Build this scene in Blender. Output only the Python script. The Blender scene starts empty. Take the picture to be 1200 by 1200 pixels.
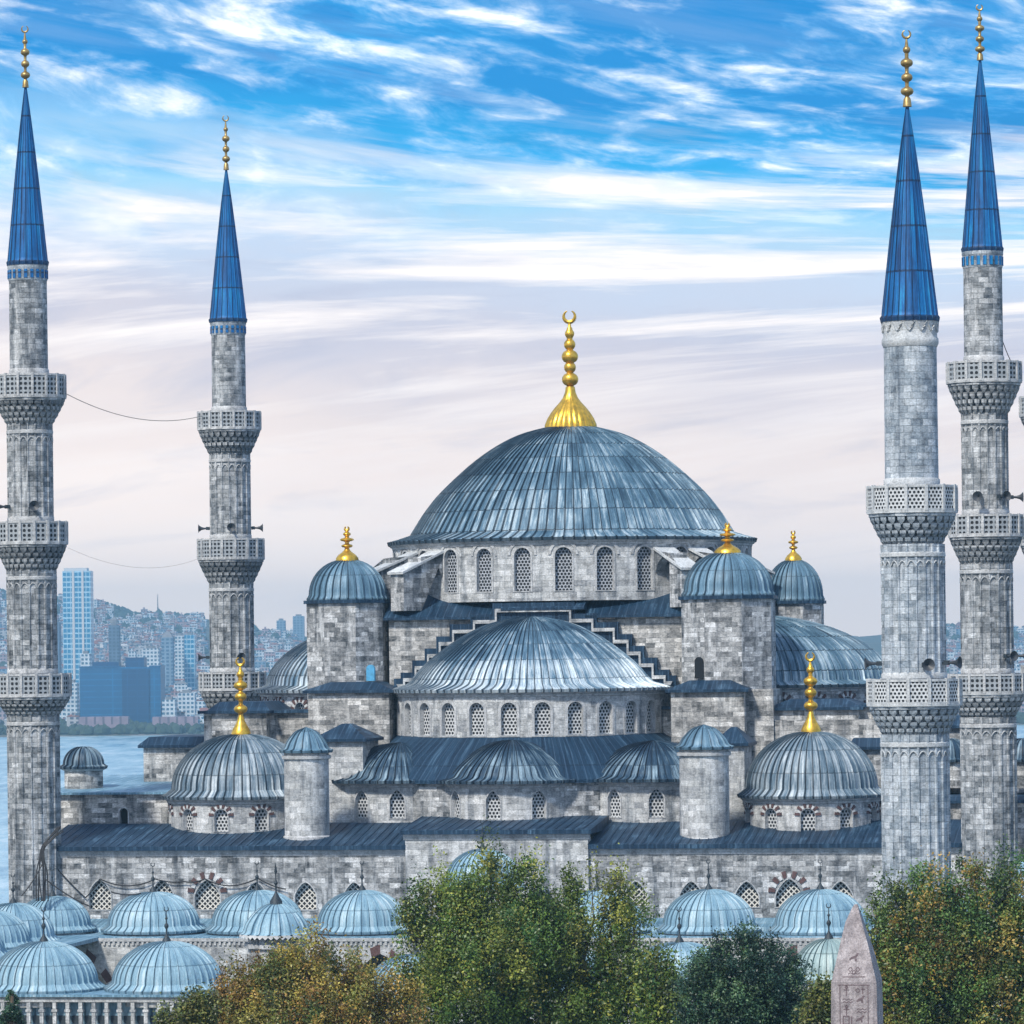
import bpy, math, random
import numpy as np
from mathutils import Vector, Matrix
R = math.radians
S, C = math.sin, math.cos
PI = math.pi
scene = bpy.context.scene
col = scene.collection

# ------------------------------------------------------------------ camera
FOC = 5062.0            # focal length in photograph pixels (1200 wide)
HOR = 765.0             # horizon row
EYE = 30.0
rs, rc = S(R(0.70)), C(R(0.70))
cam_d = bpy.data.cameras.new("camera")
cam = bpy.data.objects.new("camera", cam_d); col.objects.link(cam)
cam_d.sensor_width = 36; cam_d.lens = FOC / 1200 * 36
cam_d.shift_y = (HOR - 600) / 1200
cam_d.clip_start = 1; cam_d.clip_end = 30000
cam.matrix_world = Matrix(((rc, rs, 0, 0), (0, 0, -1, 0), (-rs, rc, 0, EYE), (0, 0, 0, 1)))
scene.camera = cam

# ------------------------------------------------------------------ world, sun, exposure
scene.view_settings.view_transform = 'Standard'
scene.view_settings.look = 'None'
scene.view_settings.exposure = 0.32
scene.view_settings.gamma = 1.0
SUN_EL, SUN_AZ = 46.0, 212.0     # azimuth clockwise from +Y (camera looks along +Y)
sun_d = bpy.data.lights.new("sun", 'SUN'); sun_d.energy = 3.3; sun_d.angle = R(6); sun_d.color = (1, .92, .80)
sun = bpy.data.objects.new("sun", sun_d); col.objects.link(sun)
sd = Vector((S(R(SUN_AZ)) * C(R(SUN_EL)), C(R(SUN_AZ)) * C(R(SUN_EL)), S(R(SUN_EL))))
sun.rotation_euler = sd.to_track_quat('Z', 'Y').to_euler()

class NT:
    def __init__(s, nt): s.nt = nt
    def n(s, typ, **k):
        o = s.nt.nodes.new(typ)
        for a, b in k.items():
            if a.startswith('i_'):
                key = a[2:]
                o.inputs[int(key) if key.isdigit() else key.replace('_', ' ')].default_value = b
            else: setattr(o, a, b)
        return o
    def l(s, a, b): s.nt.links.new(a, b)
    def put(s, sock, v):
        if isinstance(v, (int, float)): sock.default_value = v
        elif isinstance(v, tuple): sock.default_value = v if len(v) == len(sock.default_value) else v + (1,)
        else: s.l(v, sock)
    def m(s, op, a, b=None, c=None, clamp=False):
        o = s.n('ShaderNodeMath', operation=op, use_clamp=clamp)
        for i, v in enumerate((a, b, c)):
            if v is not None: s.put(o.inputs[i], v)
        return o.outputs[0]
    def mix(s, f, a, b, blend='MIX'):
        o = s.n('ShaderNodeMix', data_type='RGBA', blend_type=blend)
        s.put(o.inputs['Factor'], f); s.put(o.inputs['A'], a) if False else None
        s.put(o.inputs[0], f); s.put(o.inputs[6], a); s.put(o.inputs[7], b)
        return o.outputs[2]
    def ramp(s, f, stops, interp='LINEAR'):
        o = s.n('ShaderNodeValToRGB'); e = o.color_ramp; e.interpolation = interp
        while len(e.elements) < len(stops): e.elements.new(0.5)
        for i, (p, c) in enumerate(stops):
            e.elements[i].position = p
            e.elements[i].color = (c, c, c, 1) if isinstance(c, (int, float)) else (c + (1,) if len(c) == 3 else c)
        s.put(o.inputs[0], f); return o.outputs[0]
    def noise(s, vec, scale, detail=4, rough=.55, dist=0.0):
        o = s.n('ShaderNodeTexNoise'); s.put(o.inputs['Vector'], vec)
        o.inputs['Scale'].default_value = scale; o.inputs['Detail'].default_value = detail
        o.inputs['Roughness'].default_value = rough; o.inputs['Distortion'].default_value = dist
        return o.outputs['Fac']
    def mapv(s, vec, sc, loc=(0, 0, 0), rot=(0, 0, 0)):
        o = s.n('ShaderNodeMapping'); s.put(o.inputs[0], vec)
        o.inputs['Scale'].default_value = sc; o.inputs['Location'].default_value = loc; o.inputs['Rotation'].default_value = rot
        return o.outputs[0]

world = bpy.data.worlds.new("World"); scene.world = world; world.use_nodes = True
w = NT(world.node_tree); world.node_tree.nodes.clear()
wo = w.n('ShaderNodeOutputWorld'); bg = w.n('ShaderNodeBackground'); bg.inputs['Strength'].default_value = 0.1
w.l(bg.outputs[0], wo.inputs[0])
sky = w.n('ShaderNodeTexSky', sky_type='NISHITA', sun_disc=False, sun_elevation=R(SUN_EL), sun_rotation=R(SUN_AZ))
tc = w.n('ShaderNodeTexCoord').outputs['Generated']
sx = w.n('ShaderNodeSeparateXYZ'); w.l(tc, sx.inputs[0])
X, Y, Z = sx.outputs
kz = w.ramp(w.m('MULTIPLY', Z, 5), [(.30, 0), (.66, 1)])
shear = w.m('ADD', Z, w.m('MULTIPLY', X, w.m('ADD', w.m('MULTIPLY', kz, .30), -.12)))
cs = w.n('ShaderNodeCombineXYZ'); w.l(X, cs.inputs[0]); w.l(Y, cs.inputs[1]); w.l(shear, cs.inputs[2]); tcs = cs.outputs[0]
# altitude warped a little so that the cloud deck edge is ragged and slants
warp = w.noise(w.mapv(tc, (14, 1, 60)), 1.0, 3, .5)
za = w.m('ADD', w.m('ADD', Z, w.m('MULTIPLY', w.m('SUBTRACT', warp, .5), .026)), w.m('MULTIPLY', X, .08))
base = w.ramp(w.m('MULTIPLY', za, 5), [
    (0.0, (1.18, 1.00, .88)), (.14, (1.10, .94, .85)), (.27, (.86, .75, .72)), (.37, (.60, .59, .68)), (.46, (.55, .65, .81)),
    (.52, (.34, .64, .86)), (.565, (.01, .38, .78)), (.64, (.0, .25, .64)), (.80, (.0, .23, .62)), (1.0, (.20, .42, .80))])
# long thin stratus streaks, tilted slightly
st = w.noise(w.mapv(tcs, (7, 1, 105), (0, 0, 0), (0, R(-2.6), 0)), 1.0, 6, .62, .35)
st2 = w.noise(w.mapv(tcs, (16, 1, 95), (3, 0, 7), (0, R(-2.0), 0)), 1.0, 6, .62, .5)
midmask = w.ramp(w.m('MULTIPLY', Z, 5), [(0.1, .12), (.26, .40), (.40, 1), (.54, .95), (.60, .25), (.68, .08), (1, .05)])
white = w.m('MULTIPLY', w.ramp(st, [(.46, 0), (.62, 1)]), midmask)
grey = w.m('MULTIPLY', w.ramp(st2, [(.52, 0), (.74, .8)]), w.ramp(w.m('MULTIPLY', Z, 5), [(.05, .25), (.22, .5), (.4, .75), (.6, .4)]))
c1 = w.mix(grey, base, w.ramp(w.m('MULTIPLY', za, 5), [(.5, (.43, .46, .60)), (.58, (.0, .19, .46))]))
c2 = w.mix(white, c1, (1.05, .97, .93))
# puffy bright cloud in the blue upper band
pf = w.noise(w.mapv(tcs, (40, 1, 150), (2, 0, 0), (0, R(-9), 0)), 1.0, 9, .60, .3)
pf2 = w.noise(w.mapv(tcs, (13, 1, 46), (5, 0, 2)), 1.0, 4, .55, .1)
pm = w.m('MULTIPLY', w.ramp(w.m('ADD', w.m('MULTIPLY', pf, .65), w.m('MULTIPLY', pf2, .45)), [(.50, 0), (.58, .38), (.69, 1)]), w.ramp(w.m('MULTIPLY', Z, 5), [(.44, 0), (.56, 1)]))
c3 = w.mix(pm, c2, w.mix(w.ramp(pf, [(.44, 0), (.66, 1)]), (.06, .46, .90), (.95, 1.0, 1.05)))
# fade to the open sky high overhead
hi = w.ramp(Z, [(.16, 0), (.35, 1)])
clouds = w.mix(hi, c3, w.mix(w.noise(tc, 3.0, 4), (.26, .42, .70), (.60, .68, .82)))
cl10 = w.mix(1.0, clouds, (10, 10, 10), 'MULTIPLY')
cover = w.ramp(Z, [(0, .97), (.2, .95), (.6, .75)])
skyc = w.mix(cover, sky.outputs[0], cl10)
w.l(skyc, bg.inputs['Color'])

# ------------------------------------------------------------------ helpers: coordinates
TH = R(10.0); ct, sn = C(TH), S(TH)
OX, OY = -1.0, 300.0                       # middle of the mosque's front wall
def ray(px, py):
    dx, dy = px - 600, py - HOR
    return (dx * rc - dy * rs) / FOC, (-dx * rs - dy * rc) / FOC
def at(px, py, Yd):
    a, b = ray(px, py); return a * Yd, Yd, EYE + b * Yd
def L(px, py, v):
    """where the line of sight meets the plane v = const of the mosque (u, z)"""
    a, b = ray(px, py)
    u = (a * (OY + v * ct) - OX - v * sn) / (ct + a * sn)
    return u, EYE + b * (OY - u * sn + v * ct)
def Lz(px, py, v): return L(px, py, v)[1]
def Lu(px, py, v): return L(px, py, v)[0]
def W(u, v): return OX + u * ct + v * sn, OY - u * sn + v * ct
def mpp(u, v): return W(u, v)[1] / FOC

# ------------------------------------------------------------------ helpers: meshes
rnd = random.Random(7)
class MB:
    def __init__(s): s.v = []; s.f = []; s.uv = []; s.mi = []; s.sm = []; s.off = (rnd.random() * 40, 0.0)
    def face(s, pts, uvs=None, mi=0, sm=False):
        i = len(s.v); s.v.extend([tuple(p) for p in pts]); s.f.append(tuple(range(i, i + len(pts))))
        if uvs is None:
            a = Vector(pts[1]) - Vector(pts[0]); b = Vector(pts[2]) - Vector(pts[0]); n = a.cross(b)
            if n.length < 1e-9 and len(pts) > 3: n = (Vector(pts[2]) - Vector(pts[0])).cross(Vector(pts[3]) - Vector(pts[0]))
            if n.length > 1e-9: n.normalize()
            if abs(n.z) > .75: uvs = [(p[0], p[1]) for p in pts]
            else:
                t = Vector((-n.y, n.x, 0)); t = t.normalized() if t.length > 1e-6 else Vector((1, 0, 0))
                uvs = [(p[0] * t.x + p[1] * t.y, p[2]) for p in pts]
        s.uv.append([(a + s.off[0], b) for a, b in uvs]); s.mi.append(mi); s.sm.append(sm)
    def grid(s, P, U, mi=0, sm=True, closed=False):
        """shared-vertex grid: P[i][j] points, U[i][j] uvs"""
        i0 = len(s.v); nr, nc = len(P), len(P[0])
        for r in P: s.v.extend([tuple(p) for p in r])
        for i in range(nr - 1):
            for j in range(nc if closed else nc - 1):
                k = (j + 1) % nc
                s.f.append((i0 + i * nc + j, i0 + i * nc + k, i0 + (i + 1) * nc + k, i0 + (i + 1) * nc + j))
                kk = j + 1
                uu = [U[i][j], U[i][kk], U[i + 1][kk], U[i + 1][j]]
                s.uv.append([(a + math.floor(s.off[0]), b) for a, b in uu]); s.mi.append(mi); s.sm.append(sm)
    def box(s, x0, x1, y0, y1, z0, z1, mi=0, ang=0, cen=None):
        p = [(x, y, z) for z in (z0, z1) for y in (y0, y1) for x in (x0, x1)]
        if ang:
            cx, cy = cen or ((x0 + x1) / 2, (y0 + y1) / 2); ca, sa = C(ang), S(ang)
            p = [(cx + (x - cx) * ca - (y - cy) * sa, cy + (x - cx) * sa + (y - cy) * ca, z) for x, y, z in p]
        for q in ((0, 1, 5, 4), (1, 3, 7, 5), (3, 2, 6, 7), (2, 0, 4, 6), (4, 5, 7, 6), (0, 2, 3, 1)): s.face([p[i] for i in q], mi=mi)
    def hexa(s, b, t, mi=0):
        """b, t: four bottom and four top points, counter-clockwise from above"""
        s.face(list(reversed(b)), mi=mi); s.face(t, mi=mi)
        for i in range(4): j = (i + 1) % 4; s.face([b[i], b[j], t[j], t[i]], mi=mi)
    def prism(s, poly, z0, z1, mi=0):
        n = len(poly)
        for i in range(n):
            a, b = poly[i], poly[(i + 1) % n]
            s.face([(a[0], a[1], z0), (b[0], b[1], z0), (b[0], b[1], z1), (a[0], a[1], z1)], mi=mi)
        s.face([(p[0], p[1], z1) for p in poly], mi=mi); s.face([(p[0], p[1], z0) for p in reversed(poly)], mi=mi)
    def frontpoly(s, poly, y0, y1, mi=0):
        """polygon in the x-z plane (counter-clockwise seen from -y) pushed from y0 (front) to y1"""
        n = len(poly)
        s.face([(p[0], y0, p[1]) for p in poly], mi=mi)
        for i in range(n):
            a, b = poly[i], poly[(i + 1) % n]
            s.face([(a[0], y0, a[1]), (a[0], y1, a[1]), (b[0], y1, b[1]), (b[0], y0, b[1])], mi=mi)
    def lathe(s, cx, cy, prof, n=32, a0=-PI, a1=PI, mi=0, sm=True, uvr=None, cap=False, zc=None):
        Rr = uvr or max(p[0] for p in prof); full = abs(a1 - a0 - 2 * PI) < 1e-6
        P, U = [], []; t = 0; last = None
        for r, z in prof:
            if last: t += math.hypot(r - last[0], z - last[1])
            last = (r, z)
            row = []; ur = []
            for j in range(n + 1):
                a = a0 + (a1 - a0) * j / n
                if j < n or not full: row.append((cx + r * S(a), cy - r * C(a), z))
                ur.append((a * Rr, z if abs(prof[0][1] - prof[-1][1]) > .3 * abs(prof[0][0] - prof[-1][0]) else t))
            P.append(row); U.append(ur)
        s.grid(P, U, mi, sm, closed=full)
    def tube(s, pts, r, n=6, mi=0, r1=None):
        pts = [Vector(p) for p in pts]; P, U = [], []
        for i, p in enumerate(pts):
            d = (pts[min(i + 1, len(pts) - 1)] - pts[max(i - 1, 0)]).normalized()
            a = d.cross(Vector((0, 0, 1)) if abs(d.z) < .9 else Vector((1, 0, 0))).normalized(); b = d.cross(a)
            rr = r if r1 is None else r + (r1 - r) * i / (len(pts) - 1)
            P.append([p + a * rr * C(2 * PI * k / n) + b * rr * S(2 * PI * k / n) for k in range(n)])
            U.append([(k / n, i) for k in range(n + 1)])
        s.grid(P, U, mi, True, closed=True)
    def build(s, name, mats, parent=None, loc=None):
        me = bpy.data.meshes.new(name); me.from_pydata(s.v, [], s.f)
        uvl = me.uv_layers.new(name="UVMap")
        uvl.data.foreach_set("uv", np.array([c for f in s.uv for c in f], dtype=np.float32).ravel())
        for m in (mats if isinstance(mats, (list, tuple)) else [mats]): me.materials.append(m)
        me.polygons.foreach_set("material_index", s.mi); me.polygons.foreach_set("use_smooth", s.sm)
        me.update()
        if any(s.sm): me.set_sharp_from_angle(angle=R(38))
        o = bpy.data.objects.new(name, me); col.objects.link(o)
        if parent: o.parent = parent
        if loc: o.location = loc
        return o
def tag(o, label=None, cat=None, group=None, kind=None):
    for k, v in (('label', label), ('category', cat), ('group', group), ('kind', kind)):
        if v: o[k] = v
    return o
def thing(name, label, cat, loc=(0, 0, 0), rotz=0, group=None):
    o = bpy.data.objects.new(name, None); col.objects.link(o); o.location = loc; o.rotation_euler = (0, 0, rotz)
    o.empty_display_size = .5
    return tag(o, label, cat, group)

# ------------------------------------------------------------------ materials
def newmat(name):
    m = bpy.data.materials.new(name); m.use_nodes = True; nt = NT(m.node_tree)
    b = m.node_tree.nodes['Principled BSDF']; return m, nt, b
def uvn(nt): return nt.n('ShaderNodeUVMap', uv_map='UVMap').outputs[0]
def mat_stone(name, ramp, bw=.80, rh=.36, stain=.8, tint=(1, 1, 1), mortar=.55, bump=.5, streak=1.0):
    m, t, b = newmat(name); uv = uvn(t)
    # courses of slightly different height: warp v a little
    br = t.n('ShaderNodeTexBrick', offset=.5, squash=.7, squash_frequency=3)
    t.put(br.inputs['Vector'], uv)
    for k, v in (('Color1', (0, 0, 0, 1)), ('Color2', (1, 1, 1, 1)), ('Mortar', (.5, .5, .5, 1))): br.inputs[k].default_value = v
    for k, v in (('Scale', 1), ('Mortar Size', .014), ('Mortar Smooth', .3), ('Brick Width', bw), ('Row Height', rh)): br.inputs[k].default_value = v
    # large repaired areas push whole patches lighter or darker
    patch = t.noise(uv, .35, 2, .5)
    f = t.m('ADD', t.m('MULTIPLY', br.outputs['Color'], .51), t.m('MULTIPLY', patch, .34))
    f = t.m('ADD', f, t.m('MULTIPLY', t.m('SUBTRACT', t.noise(t.mapv(uv, (1, 2.2, 1)), 2.6, 7, .72), .5), 1.0)); f = t.m('ADD', f, .085)
    c = t.ramp(f, ramp)
    c = t.mix(t.m('MULTIPLY', br.outputs['Fac'], mortar), c, (.10, .12, .14))
    grime = t.ramp(t.noise(uv, 1.6, 8, .68), [(.34, .38), (.48, .86), (.64, 1.18)])
    c = t.mix(stain, c, grime, 'MULTIPLY')
    ru = t.noise(t.mapv(uv, (1.05, .10, 1)), 1.0, 5, .6)
    c = t.mix(t.m('MULTIPLY', t.ramp(ru, [(.52, 0), (.66, .85)]), streak), c, t.mix(1.0, c, (.34, .38, .43), 'MULTIPLY'))
    lite = t.ramp(t.noise(t.mapv(uv, (1.3, .20, 1), (9, 3, 0)), 1.0, 5, .65), [(.53, 0), (.67, .9)])
    c = t.mix(t.m('MULTIPLY', lite, .7 * streak), c, (.72, .75, .78))
    fine = t.ramp(t.noise(t.mapv(uv, (1, 1.5, 1)), 7, 6, .8), [(.36, .45), (.50, .98), (.66, 1.38)])
    c = t.mix(.75, c, fine, 'MULTIPLY'); c = t.mix(1.0, c, tuple(a_ * b_ for a_, b_ in zip(tint, (1.0, 1.0, 1.0))), 'MULTIPLY')
    t.l(c, b.inputs['Base Color']); b.inputs['Roughness'].default_value = .85; b.inputs['Specular IOR Level'].default_value = .25
    h = t.m('ADD', t.m('MULTIPLY', br.outputs['Fac'], -1.0), t.m('MULTIPLY', t.noise(uv, 7, 5, .7), 1.1))
    bu = t.n('ShaderNodeBump'); bu.inputs['Strength'].default_value = bump; bu.inputs['Distance'].default_value = .05
    t.l(h, bu.inputs['Height']); t.l(bu.outputs[0], b.inputs['Normal'])
    return m
RAMP_A = [(0.14, (.06, .072, .085)), (.30, (.20, .215, .23)), (.48, (.335, .35, .365)), (.66, (.48, .495, .51)), (.84, (.80, .83, .86))]
RAMP_L = [(0.10, (.20, .22, .25)), (.35, (.37, .39, .41)), (.60, (.46, .48, .50)), (.90, (.72, .76, .80))]
M = {}
M['stone'] = mat_stone('stone', RAMP_A)
M['stone_warm'] = mat_stone('stone_warm', RAMP_A, 1.05, .36, tint=(1.03, 1.0, .96))
M['stone_pale'] = mat_stone('stone_pale', [(0.10, (.20, .22, .25)), (.35, (.40, .42, .44)), (.6, (.52, .54, .55)), (.9, (.76, .78, .80))], .95, .42, stain=.75, streak=1.0, mortar=.35)
M['minaret'] = mat_stone('minaret_stone', [(0.14, (.065, .08, .10)), (.30, (.20, .225, .25)), (.52, (.345, .37, .395)), (.74, (.48, .505, .53)), (.90, (.72, .76, .80))], .7, .36, stain=.85, bump=.8)
M['minaret_light'] = mat_stone('minaret_light_stone', [(0.12, (.12, .155, .20)), (.28, (.29, .34, .39)), (.50, (.43, .475, .52)), (.74, (.56, .60, .64)), (.90, (.80, .84, .88))], .7, .38, stain=.65, tint=(.96, 1.0, 1.04), bump=.6)
M['trim'] = mat_stone('trim_stone', [(0.1, (.40, .42, .44)), (.9, (.58, .60, .62))], 2.0, 3.0, stain=.75, mortar=.2, streak=.5)
M['marble'] = mat_stone('parapet_marble', [(0.1, (.44, .48, .52)), (.9, (.66, .69, .71))], 2.0, 3.0, stain=.45, mortar=.2, streak=.4)

def mat_lead(name, dark, mid, pale, amount=.5, sheet=1.9, metres=False, seam=.5, low=0.0, rough=.42, ribw=.075, spec=.4):
    """uv.x counts the standing seams, uv.y is metres up the sheet"""
    m, t, b = newmat(name); uv = uvn(t)
    if metres: uv = t.mapv(uv, (1 / .62, 1, 1))
    sp = t.n('ShaderNodeSeparateXYZ'); t.l(uv, sp.inputs[0]); u, v = sp.outputs[0], sp.outputs[1]
    ix = t.m('FLOOR', u)
    row = t.m('FLOOR', t.m('DIVIDE', v, sheet))
    cv = t.n('ShaderNodeCombineXYZ'); t.l(ix, cv.inputs[0]); t.l(row, cv.inputs[1])
    wn = t.n('ShaderNodeTexWhiteNoise', noise_dimensions='2D'); t.l(cv.outputs[0], wn.inputs['Vector'])
    pan = wn.outputs['Value']
    st = t.noise(t.mapv(uv, (2.6, .30, 1)), 1.0, 8, .70, .5)
    big = t.noise(t.mapv(uv, (.16, .30, 1)), 1.0, 3, .5)
    f = t.m('ADD', t.m('MULTIPLY', st, 1.05), t.m('ADD', t.m('MULTIPLY', pan, .15), t.m('MULTIPLY', big, .40)))
    f = t.m('ADD', f, -.345 + (amount - .5) * .5)
    if low:
        f = t.m('ADD', f, t.ramp(t.m('DIVIDE', v, 10.0), [(0, low), (.30, low * .9), (.46, 0)]))
    c = t.ramp(f, [(.25, dark), (.48, mid), (.62, tuple((a + b_) / 2 for a, b_ in zip(mid, pale))), (.76, pale)])
    fr = t.m('FRACT', t.m('DIVIDE', v, sheet)); line = t.m('LESS_THAN', fr, .045)
    c = t.mix(t.m('MULTIPLY', line, seam), c, tuple(x * .45 for x in dark))
    fu = t.m('FRACT', u)
    if metres:
        ln = t.m('LESS_THAN', t.m('ABSOLUTE', t.m('SUBTRACT', fu, .5)), .05)
        c = t.mix(t.m('MULTIPLY', ln, .6), c, tuple(min(1, x * 1.5 + .03) for x in mid))
    else:   # dark line beside each standing seam
        ln = t.m('LESS_THAN', t.m('ABSOLUTE', t.m('SUBTRACT', fu, .14)), ribw)
        c = t.mix(t.m('MULTIPLY', ln, .75), c, tuple(x * .35 for x in dark))
    sp2 = t.ramp(t.noise(t.mapv(uv, (3, 2.2, 1)), 2.0, 6, .75), [(.35, .72), (.55, 1), (.7, 1.25)])
    c = t.mix(.8, c, sp2, 'MULTIPLY')
    t.l(c, b.inputs['Base Color']); b.inputs['Roughness'].default_value = rough + .1; b.inputs['Metallic'].default_value = .08; b.inputs['Specular IOR Level'].default_value = spec
    bu = t.n('ShaderNodeBump'); bu.inputs['Strength'].default_value = .45; bu.inputs['Distance'].default_value = .06
    t.l(t.m('ADD', t.noise(t.mapv(uv, (1.4, 1.1, 1)), 1.5, 5, .6), t.m('MULTIPLY', line, .8)), bu.inputs['Height']); t.l(bu.outputs[0], b.inputs['Normal'])
    return m
M['lead_main'] = mat_lead('lead_main', (.013, .042, .080), (.09, .185, .275), (.58, .71, .79), .48, low=.08, ribw=.10, seam=.85)
M['lead_half'] = mat_lead('lead_half', (.016, .05, .10), (.10, .20, .30), (.74, .85, .92), .43, low=.22, ribw=.10)
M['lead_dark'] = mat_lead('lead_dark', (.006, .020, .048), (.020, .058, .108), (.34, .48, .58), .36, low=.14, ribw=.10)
M['lead_corner'] = mat_lead('lead_corner', (.022, .055, .09), (.11, .18, .25), (.62, .70, .76), .50, low=.10, ribw=.11)
M['lead_turret'] = mat_lead('lead_turret', (.05, .11, .17), (.13, .25, .36), (.42, .56, .66), .45)
M['lead_pale'] = mat_lead('lead_pale', (.11, .23, .34), (.27, .44, .55), (.62, .74, .81), .50, sheet=1.7, rough=.5, ribw=.05)
M['lead_green'] = mat_lead('lead_green', (.16, .27, .30), (.34, .46, .48), (.60, .69, .68), .52, sheet=1.7, rough=.5, ribw=.05)
M['lead_flat'] = mat_lead('lead_flat', (.006, .022, .050), (.016, .048, .095), (.13, .24, .36), .40, metres=True, seam=.3, spec=.25)
M['lead_flatpale'] = mat_lead('lead_flatpale', (.07, .17, .26), (.17, .32, .44), (.45, .60, .70), .45, metres=True, seam=.35)
M['lead_spire'] = mat_lead('lead_spire', (.001, .035, .13), (.001, .13, .40), (.01, .33, .62), .47, sheet=2.6, seam=.8, rough=.45)

def mat_plain(name, c, rough=.5, metal=0, nz=.3, nscale=3.0):
    m, t, b = newmat(name); o = t.n('ShaderNodeTexCoord').outputs['Object']
    f = t.ramp(t.noise(o, nscale, 6, .65), [(.3, 1 - nz), (.55, 1), (.75, 1 + nz * .6)])
    t.l(t.mix(1.0, c, f, 'MULTIPLY'), b.inputs['Base Color']); b.inputs['Roughness'].default_value = rough; b.inputs['Metallic'].default_value = metal
    return m
M['gold'] = mat_plain('gilt_copper', (.86, .52, .07), .34, .85, .45, 2.5)
M['bronze'] = mat_plain('dull_gilt', (.42, .30, .12), .42, .7, .5, 3)
M['iron'] = mat_plain('dark_iron', (.03, .045, .06), .6, .2)
M['blackwire'] = mat_plain('black_cable', (.02, .022, .028), .7)
M['red'] = mat_plain('red_stone', (.115, .065, .065), .85, 0, .5)
M['white'] = mat_plain('white_stone', (.62, .64, .66), .8, 0, .3)
M['void'] = mat_plain('dark_opening', (.006, .009, .013), .9)
M['door_blue'] = mat_plain('blue_painted_door', (.08, .36, .62), .6)
M['door_dark'] = mat_plain('dark_plum_board', (.035, .02, .05), .7)
M['horn'] = mat_plain('dark_horn', (.05, .06, .075), .5)

def mat_lattice(name, pitch, rad, frame, hole=(.008, .011, .016), square=False, diag=False):
    m, t, b = newmat(name); uv = uvn(t)
    v = t.mapv(uv, (1 / pitch, 1 / pitch, 1), (0, 0, 0), (0, 0, R(45) if diag else 0))
    sp = t.n('ShaderNodeSeparateXYZ'); t.l(v, sp.inputs[0]); x, y = sp.outputs[0], sp.outputs[1]
    if square or diag:
        dx = t.m('ABSOLUTE', t.m('SUBTRACT', t.m('FRACT', x), .5)); dy = t.m('ABSOLUTE', t.m('SUBTRACT', t.m('FRACT', y), .5))
        d = t.m('MAXIMUM', dx, dy) if diag else t.m('POWER', t.m('ADD', t.m('POWER', dx, 2.6), t.m('POWER', dy, 2.6)), 1 / 2.6)
    else:
        q = 1.0 / math.sqrt(3)
        def dd(o):
            dx = t.m('SUBTRACT', t.m('FRACT', t.m('ADD', x, o)), .5); dy = t.m('MULTIPLY', t.m('SUBTRACT', t.m('FRACT', t.m('ADD', t.m('MULTIPLY', y, q), o)), .5), 1 / q)
            return t.m('SQRT', t.m('ADD', t.m('MULTIPLY', dx, dx), t.m('MULTIPLY', dy, dy)))
        d = t.m('MINIMUM', dd(0.0), dd(.5))
    hm = t.ramp(d, [(rad - .03, 1), (rad + .03, 0)])
    fc = t.mix(1.0, frame, t.ramp(t.noise(uv, 3, 5, .65), [(.3, .65), (.7, 1.15)]), 'MULTIPLY')
    t.l(t.mix(hm, fc, hole), b.inputs['Base Color']); b.inputs['Roughness'].default_value = .75
    bu = t.n('ShaderNodeBump', invert=True); bu.inputs['Strength'].default_value = 1; bu.inputs['Distance'].default_value = .08
    t.l(hm, bu.inputs['Height']); t.l(bu.outputs[0], b.inputs['Normal'])
    return m
M['lat_hex'] = mat_lattice('hexagon_lattice', .27, .36, (.42, .46, .52))
M['lat_low'] = mat_lattice('pale_lattice', .28, .33, (.58, .61, .64))
M['lat_diag'] = mat_lattice('diagonal_lattice', .27, .33, (.72, .72, .68), diag=True)
M['lat_par'] = mat_lattice('round_pierced_parapet', .34, .30, (.34, .38, .42), square=True)
M['lat_star'] = mat_lattice('star_pierced_parapet', .24, .30, (.60, .64, .68))

# ------------------------------------------------------------------ ground, sea, far hills
RID = [(-300, 672), (-60, 680), (8, 690), (110, 698), (150, 708), (190, 716), (235, 724), (300, 735), (360, 747), (600, 752), (1000, 748), (1110, 745), (1200, 747), (1400, 752)]
def ridge(px):
    for (a, ya), (b, yb) in zip(RID, RID[1:]):
        if px <= b: k = max(0, (px - a) / (b - a)); return ya + (yb - ya) * k
    return RID[-1][1]
def terr(x, y):
    px = 600 + x / y * FOC
    if y < 2960:
        k = min(1, max(0, (y - 390) / 420)); return 0 - 34 * k
    rz = EYE + (HOR + (px - 600) * -.0122 * 0 - ridge(px)) / FOC * 5400
    P = [(2960, -34), (2985, -23.5), (3300, -18), (3800, -2), (4300, 12 + .12 * (rz - 30)), (4800, 22 + .5 * (rz - 30)), (5400, rz), (5900, rz - 10), (9000, 0), (20000, -10)]
    for (a, za), (b, zb) in zip(P, P[1:]):
        if y <= b:
            k = (y - a) / (b - a); z = za + (zb - za) * k; break
    else: z = -10
    if y > 3900: z += (S(x * .021 + y * .004) * 3.5 + S(x * .047 + 1.7) * 2.2 + S(x * .11) * 1.4) * min(1, (y - 3900) / 900)
    return z
rows = [-200, 0, 200, 300, 390, 460, 560, 680, 810, 1200, 2000, 2900, 2960, 2985, 3100, 3300, 3500, 3800, 4000, 4150, 4300, 4450, 4600, 4800, 5000, 5150, 5300, 5400, 5500, 5700, 5900, 7000, 9000, 20000]
g = MB(); P = []; U = []
for y in rows:
    hw = 900 if y < 2900 else 1100 + (y - 2900) * .35
    xs = [-hw + 2 * hw * j / 200 for j in range(201)]
    P.append([(x, y, terr(x, max(y, 1)) if y > 380 else 0.0) for x in xs]); U.append([(x, y) for x in xs])
g.grid(P, U)
m, t, b = newmat('ground'); o = t.n('ShaderNodeTexCoord').outputs['Object']
f = t.noise(o, .02, 8, .7)
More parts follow.
